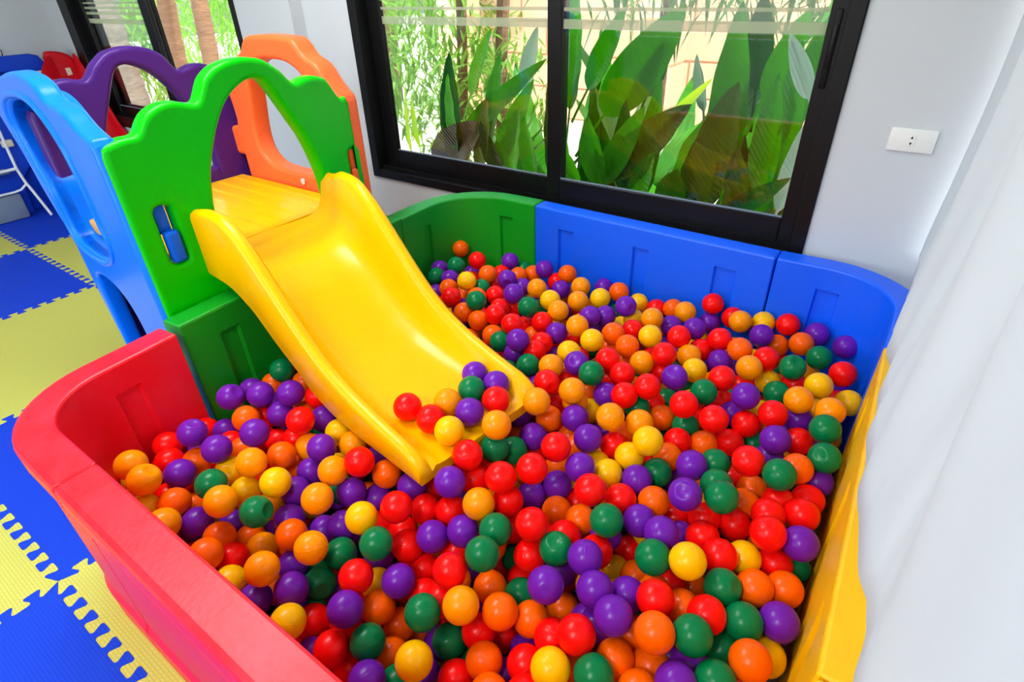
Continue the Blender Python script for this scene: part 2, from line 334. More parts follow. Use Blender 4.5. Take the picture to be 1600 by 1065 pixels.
# ball centres in millimetres, colour letter first, then what sets each one apart
BALLS = """
P -1453 446 414 in the red corner, purple below it
R -1563 407 341 in the red corner, purple to its right
R -1494 375 338 in the red corner, purple above it
A -1469 286 414 in the red corner, amber below it, purple to its right
A -1386 280 414 in the red corner, amber above it
P -1397 361 359 in the red corner, purple above it
P -1354 455 398 in the red corner, orange above it
G -1255 377 388 on the near side of the slide, purple above it
A -1181 358 389 along the red front panel, green above it
O -1332 304 338 along the red front panel, purple above it
A -1278 250 347 along the red front panel, orange above it, purple to its right
P -1271 315 293 along the red front panel, orange below it
P -1515 602 412 in the red corner, orange below it, purple to its right
P -1442 658 416 beside the green wall under the slide
O -1437 591 370 in the red corner
G -1534 794 390 beside the green wall under the slide
P -1359 708 424 on the near side of the slide, green above it
R -1306 764 399 on the near side of the slide, purple below it, purple to its left
P -1378 668 362 on the near side of the slide, purple above it, purple to its left
R -1242 651 412 on the near side of the slide, purple above it
P -1251 729 359 on the near side of the slide, red above it
P -1308 546 411 on the near side of the slide, orange above it, amber below it
O -1234 564 349 on the near side of the slide, red above it
P -1136 632 376 on the near side of the slide, purple above it, amber below it
A -1225 477 399 on the near side of the slide, yellow below it
Y -1138 482 371 on the near side of the slide, orange above it
Y -1332 457 325 on the near side of the slide, yellow below it
Y -1241 444 311 on the near side of the slide, amber above it
P -1135 524 302 on the near side of the slide, yellow to its left
A -1005 510 367 on the near side of the slide, amber above it
G -1099 397 366 on the near side of the slide, purple to its right
P -1095 466 274 on the near side of the slide, green to its left
Y -1176 721 348 on the near side of the slide, red above it
A -1100 709 348 on the near side of the slide, red below it
A -1041 593 374 on the near side of the slide, purple below it
R -987 642 396 on the near side of the slide, amber above it
O -946 690 334 on the near side of the slide, red to its left
P -994 602 313 on the near side of the slide, amber above it
P -866 702 321 on the near side of the slide, red below it
O -1198 327 273 along the red front panel, amber above it
O -1132 267 319 along the red front panel, orange above it
R -1125 314 257 along the red front panel, orange above it
O -1187 390 207 on the near side of the slide, green above it
A -1114 384 230 on the near side of the slide, green above it
A -979 319 324 along the red front panel, purple below it
Y -1063 269 264 along the red front panel, red above it
P -995 284 234 along the red front panel, yellow to its left
O -1030 430 293 on the near side of the slide, purple above it
Y -872 536 357 on the near side of the slide, red to its right
A -926 419 330 on the near side of the slide, green below it
G -908 477 258 on the near side of the slide, green to its right
G -796 510 342 before the foot of the slide, yellow above it
P -920 341 268 along the red front panel, yellow below it
G -911 405 220 on the near side of the slide, green above it
R -791 435 308 before the foot of the slide, green above it
Y -862 287 262 along the red front panel, purple above it
R -866 341 188 along the red front panel, green above it
P -755 369 299 at the bottom of the picture
R -757 313 221 along the red front panel, purple above it
P -813 288 171 along the red front panel, yellow above it
P -636 309 229 along the red front panel, red to its left
G -694 365 235 at the bottom of the picture, orange above it
O -705 462 156 at the bottom of the picture, yellow below it
O -667 396 162 at the bottom of the picture, purple below it
Y -562 381 272 at the bottom of the picture, green above it
P -910 1046 466 resting on the foot of the yellow slide, green below it
P -829 1043 465 resting on the foot of the yellow slide, purple above it
G -870 980 469 resting on the foot of the yellow slide
A -892 899 466 resting on the foot of the yellow slide, purple above it
R -970 820 469 resting on the foot of the yellow slide, red to its right
R -886 822 464 resting on the foot of the yellow slide, red to its left
Y -811 812 465 resting on the foot of the yellow slide
P -815 902 464 resting on the foot of the yellow slide, green above it
R -785 983 465 resting on the foot of the yellow slide, purple above it
A -722 901 463 resting on the foot of the yellow slide, red above it
R -740 796 429 just past the foot of the slide, yellow above it
G -725 891 387 just past the foot of the slide, red to its left
A -699 1060 446 just past the foot of the slide, orange below it
P -787 1093 333 just past the foot of the slide, amber to its left
O -687 1109 353 just past the foot of the slide, amber above it
P -611 1130 376 just past the foot of the slide, amber above it
A -657 1211 364 between the slide and blue panel, amber above it
A -508 1148 416 just past the foot of the slide, red below it
P -687 1023 347 just past the foot of the slide, orange above it
R -569 955 421 just past the foot of the slide, orange above it
P -533 1066 385 just past the foot of the slide, purple above it, red to its left
G -705 949 342 just past the foot of the slide, purple to its right
R -579 856 420 just past the foot of the slide, purple above it, green to its left
R -629 790 417 just past the foot of the slide, green above it
P -496 958 384 just past the foot of the slide, yellow to its right
P -558 949 290 just past the foot of the slide, orange below it
Y -444 1016 342 toward the yellow panel, red above it, red to its left
R -428 886 407 toward the yellow panel, yellow to its right
A -444 1210 378 between blue and yellow panels, red above it
O -424 1340 315 between blue and yellow panels, red above it
R -354 1303 424 between blue and yellow panels, purple above it, green below it
Y -377 1107 423 toward the yellow panel, green below it
R -342 1258 322 between blue and yellow panels, yellow to its left
O -279 1299 312 between blue and yellow panels, green above it
G -348 1335 322 between blue and yellow panels, red above it
R -264 1296 416 between blue and yellow panels, green above it, green to its left
R -481 1132 331 just past the foot of the slide, yellow below it
Y -419 1094 354 toward the yellow panel, purple below it
O -341 1182 324 toward the yellow panel, green below it
G -340 1106 328 toward the yellow panel, orange below it
P -260 1130 379 toward the yellow panel, orange above it, purple below it
P -369 1037 344 toward the yellow panel, yellow above it
R -376 957 340 toward the yellow panel, orange to its right
P -232 999 408 toward the yellow panel, purple above it, red below it
G -216 1190 360 toward the yellow panel, red to its right
R -811 599 374 before the foot of the slide, red below it
R -797 678 301 just past the foot of the slide, purple above it, red to its right
R -726 698 320 just past the foot of the slide, purple above it, amber to its right
P -732 714 407 just past the foot of the slide, red above it, amber to its right
A -646 718 378 just past the foot of the slide, green below it
R -773 581 275 before the foot of the slide, red above it
P -717 617 311 before the foot of the slide, red below it
P -657 664 325 just past the foot of the slide, green below it
P -719 495 278 before the foot of the slide, orange below it
R -602 553 342 before the foot of the slide, amber below it
G -601 456 310 at the bottom of the picture, purple above it
A -531 505 335 at the bottom of the picture
O -738 438 230 at the bottom of the picture, green below it
G -566 488 186 at the bottom of the picture, amber above it
O -1219 1446 355 on the far side of the slide, green above it
R -1036 1415 413 on the far side of the slide, purple below it
R -983 1532 379 on the far side of the slide, green above it, red below it
P -910 1515 366 on the far side of the slide, red to its left
A -830 1526 417 on the far side of the slide, yellow below it
Y -745 1477 412 between the slide and blue panel, purple above it
O -1123 1410 340 on the far side of the slide, orange above it
G -1059 1372 354 on the far side of the slide, red above it, orange to its left
P -952 1330 420 on the far side of the slide, red above it
P -985 1357 339 on the far side of the slide, purple above it, green to its left
R -925 1440 359 on the far side of the slide, red above it, red below it
R -907 1367 370 on the far side of the slide, green below it
G -886 1294 362 on the far side of the slide, amber to its right
A -784 1275 408 on the far side of the slide, red above it
Y -782 1385 401 on the far side of the slide, purple above it
P -719 1326 415 between the slide and blue panel, yellow above it
G -649 1296 421 between the slide and blue panel
R -745 1188 415 just past the foot of the slide, amber below it
A -648 1175 431 just past the foot of the slide, amber below it
O -713 1575 398 between the slide and blue panel, purple above it
O -637 1531 397 between the slide and blue panel, red above it
R -686 1684 364 between the slide and blue panel, orange to its left
Y -591 1611 410 between the slide and blue panel, amber above it
R -510 1670 404 between the slide and blue panel, yellow to its left
P -488 1763 395 along the blue back panel, amber above it
R -649 1408 408 between the slide and blue panel, green to its left
A -563 1489 381 between the slide and blue panel, orange above it
R -502 1520 419 between the slide and blue panel, amber to its left
A -455 1635 364 between the slide and blue panel, red above it
Y -405 1543 379 between blue and yellow panels
R -580 1375 397 between the slide and blue panel, orange above it
R -478 1334 416 between the slide and blue panel, amber above it, orange below it
P -429 1424 415 between blue and yellow panels, yellow to its right
P -593 1293 362 between the slide and blue panel, green above it
R -527 1279 398 between the slide and blue panel, purple to its left
R -489 1958 405 along the blue back panel, amber to its left
O -630 1938 349 along the blue back panel, red below it
A -566 1883 382 along the blue back panel, purple below it
P -486 1945 330 along the blue back panel, red above it
A -368 1900 395 along the blue back panel, orange below it
Y -301 1960 382 in the curved blue corner
P -282 1862 384 in the curved blue corner, yellow above it
R -389 1735 400 along the blue back panel, purple above it
O -313 1705 403 between blue and yellow panels, amber above it
P -363 1681 351 between blue and yellow panels, yellow to its left
R -224 1684 409 between blue and yellow panels, orange above it
A -255 1603 411 between blue and yellow panels, orange above it
R -306 1494 417 between blue and yellow panels, purple above it, green to its left
O -231 1911 333 in the curved blue corner, red below it
R -701 1947 323 along the blue back panel, amber below it
R -220 1959 400 in the curved blue corner, orange below it
P -124 1958 393 in the curved blue corner, green below it
O -155 1883 383 in the curved blue corner, green below it
P -28 1949 379 in the curved blue corner, green to its left
G -88 1815 389 in the curved blue corner
G -143 1674 414 between blue and yellow panels, orange above it
R -8 1745 398 in the curved blue corner, purple above it
Y -57 1623 410 along the yellow side panel, green above it
G -335 1426 396 between blue and yellow panels, yellow above it
P -220 1440 421 between blue and yellow panels, amber above it
A -90 1507 419 along the yellow side panel, green above it
R -197 1411 347 between blue and yellow panels, purple above it, red to its left
R -137 1429 399 between blue and yellow panels, purple below it, red to its left
R -218 1346 313 between blue and yellow panels, red above it
P -104 1329 395 along the yellow side panel, green below it
R -56 1426 338 along the yellow side panel, purple to its left
A -6 1508 414 along the yellow side panel, yellow above it
Y 32 1670 351 along the yellow side panel, green below it
G -3 1421 415 along the yellow side panel, amber above it
G 18 1322 400 along the yellow side panel, green above it, red below it
O -1682 1902 377 in the far green corner, red to its right
R -1524 1829 384 in the far green corner
G -1556 1719 393 on the far side of the slide, orange above it
P -1650 1713 356 on the far side of the slide, green below it
G -1612 1647 355 on the far side of the slide, purple above it
Y -1397 1600 411 on the far side of the slide, green above it
P -1403 1916 374 in the far green corner
O -1388 1730 390 in the far green corner, red above it
O -1318 1861 346 in the far green corner, purple above it
P -1221 1923 378 along the blue back panel, amber below it, orange to its left
P -1281 1725 397 along the blue back panel, purple above it
P -1163 1604 417 on the far side of the slide, red below it
G -1255 1483 413 on the far side of the slide, yellow above it
O -1477 1573 367 on the far side of the slide, purple above it
R -1390 1489 389 on the far side of the slide, orange above it
O -1302 1459 359 on the far side of the slide, red above it
R -1144 1459 399 on the far side of the slide, purple above it
G -1060 1554 411 on the far side of the slide, amber above it
A -1129 1721 398 along the blue back panel, purple above it
O -1105 1925 383 along the blue back panel, purple to its left
P -1097 1857 341 along the blue back panel, yellow to its left
A -999 1853 383 along the blue back panel, amber below it
Y -880 1796 390 along the blue back panel, purple below it
O -849 1899 380 along the blue back panel, yellow to its left
P -750 1752 413 along the blue back panel, yellow below it
Y -778 1938 332 along the blue back panel, yellow below it
Y -1024 1654 405 on the far side of the slide, orange above it
A -951 1594 409 on the far side of the slide, yellow above it
A -934 1714 399 on the far side of the slide, amber above it, purple below it
P -842 1643 394 on the far side of the slide, amber to its left
P -811 1709 373 on the far side of the slide, yellow above it
Y -727 1784 347 along the blue back panel, purple above it
A -642 1749 396 along the blue back panel, red above it
R -139 1189 412 toward the yellow panel, green to its left
G -185 1102 377 toward the yellow panel, green above it, green below it
G -157 1038 409 toward the yellow panel, green above it, red below it
O -116 1227 287 along the yellow side panel, orange below it
O -118 1152 303 along the yellow side panel, orange above it
G -62 1181 415 along the yellow side panel, purple above it
O -32 1269 377 along the yellow side panel, green to its right
R -46 1174 333 along the yellow side panel, green above it, red below it
R 14 1221 333 along the yellow side panel, orange above it, red below it
R 12 1134 362 along the yellow side panel, purple below it
R -54 1094 359 along the yellow side panel, red above it, red below it
R -118 1076 296 along the yellow side panel, orange above it, yellow below it
R -186 1045 306 toward the yellow panel, green above it, red below it
R -610 790 343 just past the foot of the slide, green below it
P -610 900 264 just past the foot of the slide, red above it, red to its left
O -521 885 271 just past the foot of the slide, purple above it
R -503 740 378 just past the foot of the slide, orange to its right
G -577 693 355 just past the foot of the slide, green below it
G -553 612 373 before the foot of the slide, green above it
R -492 714 298 just past the foot of the slide, red above it, purple below it
G -434 737 342 toward the yellow panel, purple below it
R -449 803 306 toward the yellow panel, orange above it
O -447 878 292 toward the yellow panel, red above it, red below it
P -360 741 361 toward the yellow panel, red to its right
G -563 755 191 just past the foot of the slide, green above it
G -360 842 385 toward the yellow panel, orange to its left
O -304 997 338 toward the yellow panel, purple below it
P -308 921 340 toward the yellow panel, orange above it, green to its left
P -243 893 368 toward the yellow panel, orange above it, purple to its left
G -232 818 373 toward the yellow panel, purple above it
R -362 801 314 toward the yellow panel, purple below it
Y -161 832 398 toward the yellow panel, green to its left
R -114 923 348 along the yellow side panel, yellow to its right
Y -70 976 315 along the yellow side panel, orange below it
G -84 853 344 along the yellow side panel, yellow to its left
O -27 902 328 along the yellow side panel, yellow above it
O 28 951 308 along the yellow side panel, purple above it
R -7 1017 295 along the yellow side panel, orange below it, yellow to its left
R -167 973 324 toward the yellow panel, red above it, red below it
R -39 1013 386 along the yellow side panel, red above it, yellow below it
P 28 1043 366 along the yellow side panel, red above it, red to its left
O -546 622 241 just past the foot of the slide, green above it
O -467 558 300 at the bottom of the picture, red to its left, orange to its right
O -415 601 260 at the bottom of the picture, red below it
P -399 636 356 toward the yellow panel, red above it, orange below it
O -390 698 195 toward the yellow panel, purple above it, red below it
R -511 531 217 at the bottom of the picture, amber above it
R -346 581 284 at the bottom of the picture, red to its right
P -306 687 354 toward the yellow panel, purple above it, purple below it
P -243 647 370 toward the yellow panel, red to its left
R -293 586 339 at the bottom of the picture, purple above it
O -213 810 269 toward the yellow panel, green above it
R -189 735 361 toward the yellow panel, green above it, orange below it
O -158 654 381 toward the yellow panel, orange below it, green to its right
O -217 615 283 at the bottom of the picture, purple above it, orange below it
O -154 654 264 toward the yellow panel, orange above it
O -215 699 257 toward the yellow panel, orange to its right
G -97 698 368 along the yellow side panel, purple below it
G -24 807 332 along the yellow side panel, orange above it
R -90 771 345 along the yellow side panel, green above it, green below it
O 11 725 346 along the yellow side panel, green above it
Y 35 801 270 along the yellow side panel, purple above it
G -32 661 328 along the yellow side panel, purple to its left
P -92 614 331 along the yellow side panel, green above it
P 37 853 326 along the yellow side panel, orange above it
O -456 480 231 at the bottom of the picture, red above it
R -498 431 189 at the bottom of the picture, green above it
R -376 521 240 at the bottom of the picture, orange above it
Y -308 511 313 at the bottom of the picture, red above it
O -402 427 246 at the bottom of the picture, orange above it, red to its left
R -335 459 264 at the bottom of the picture, red above it
G -231 547 315 at the bottom of the picture, red above it
O -150 578 294 at the bottom of the picture, purple to its right
"""
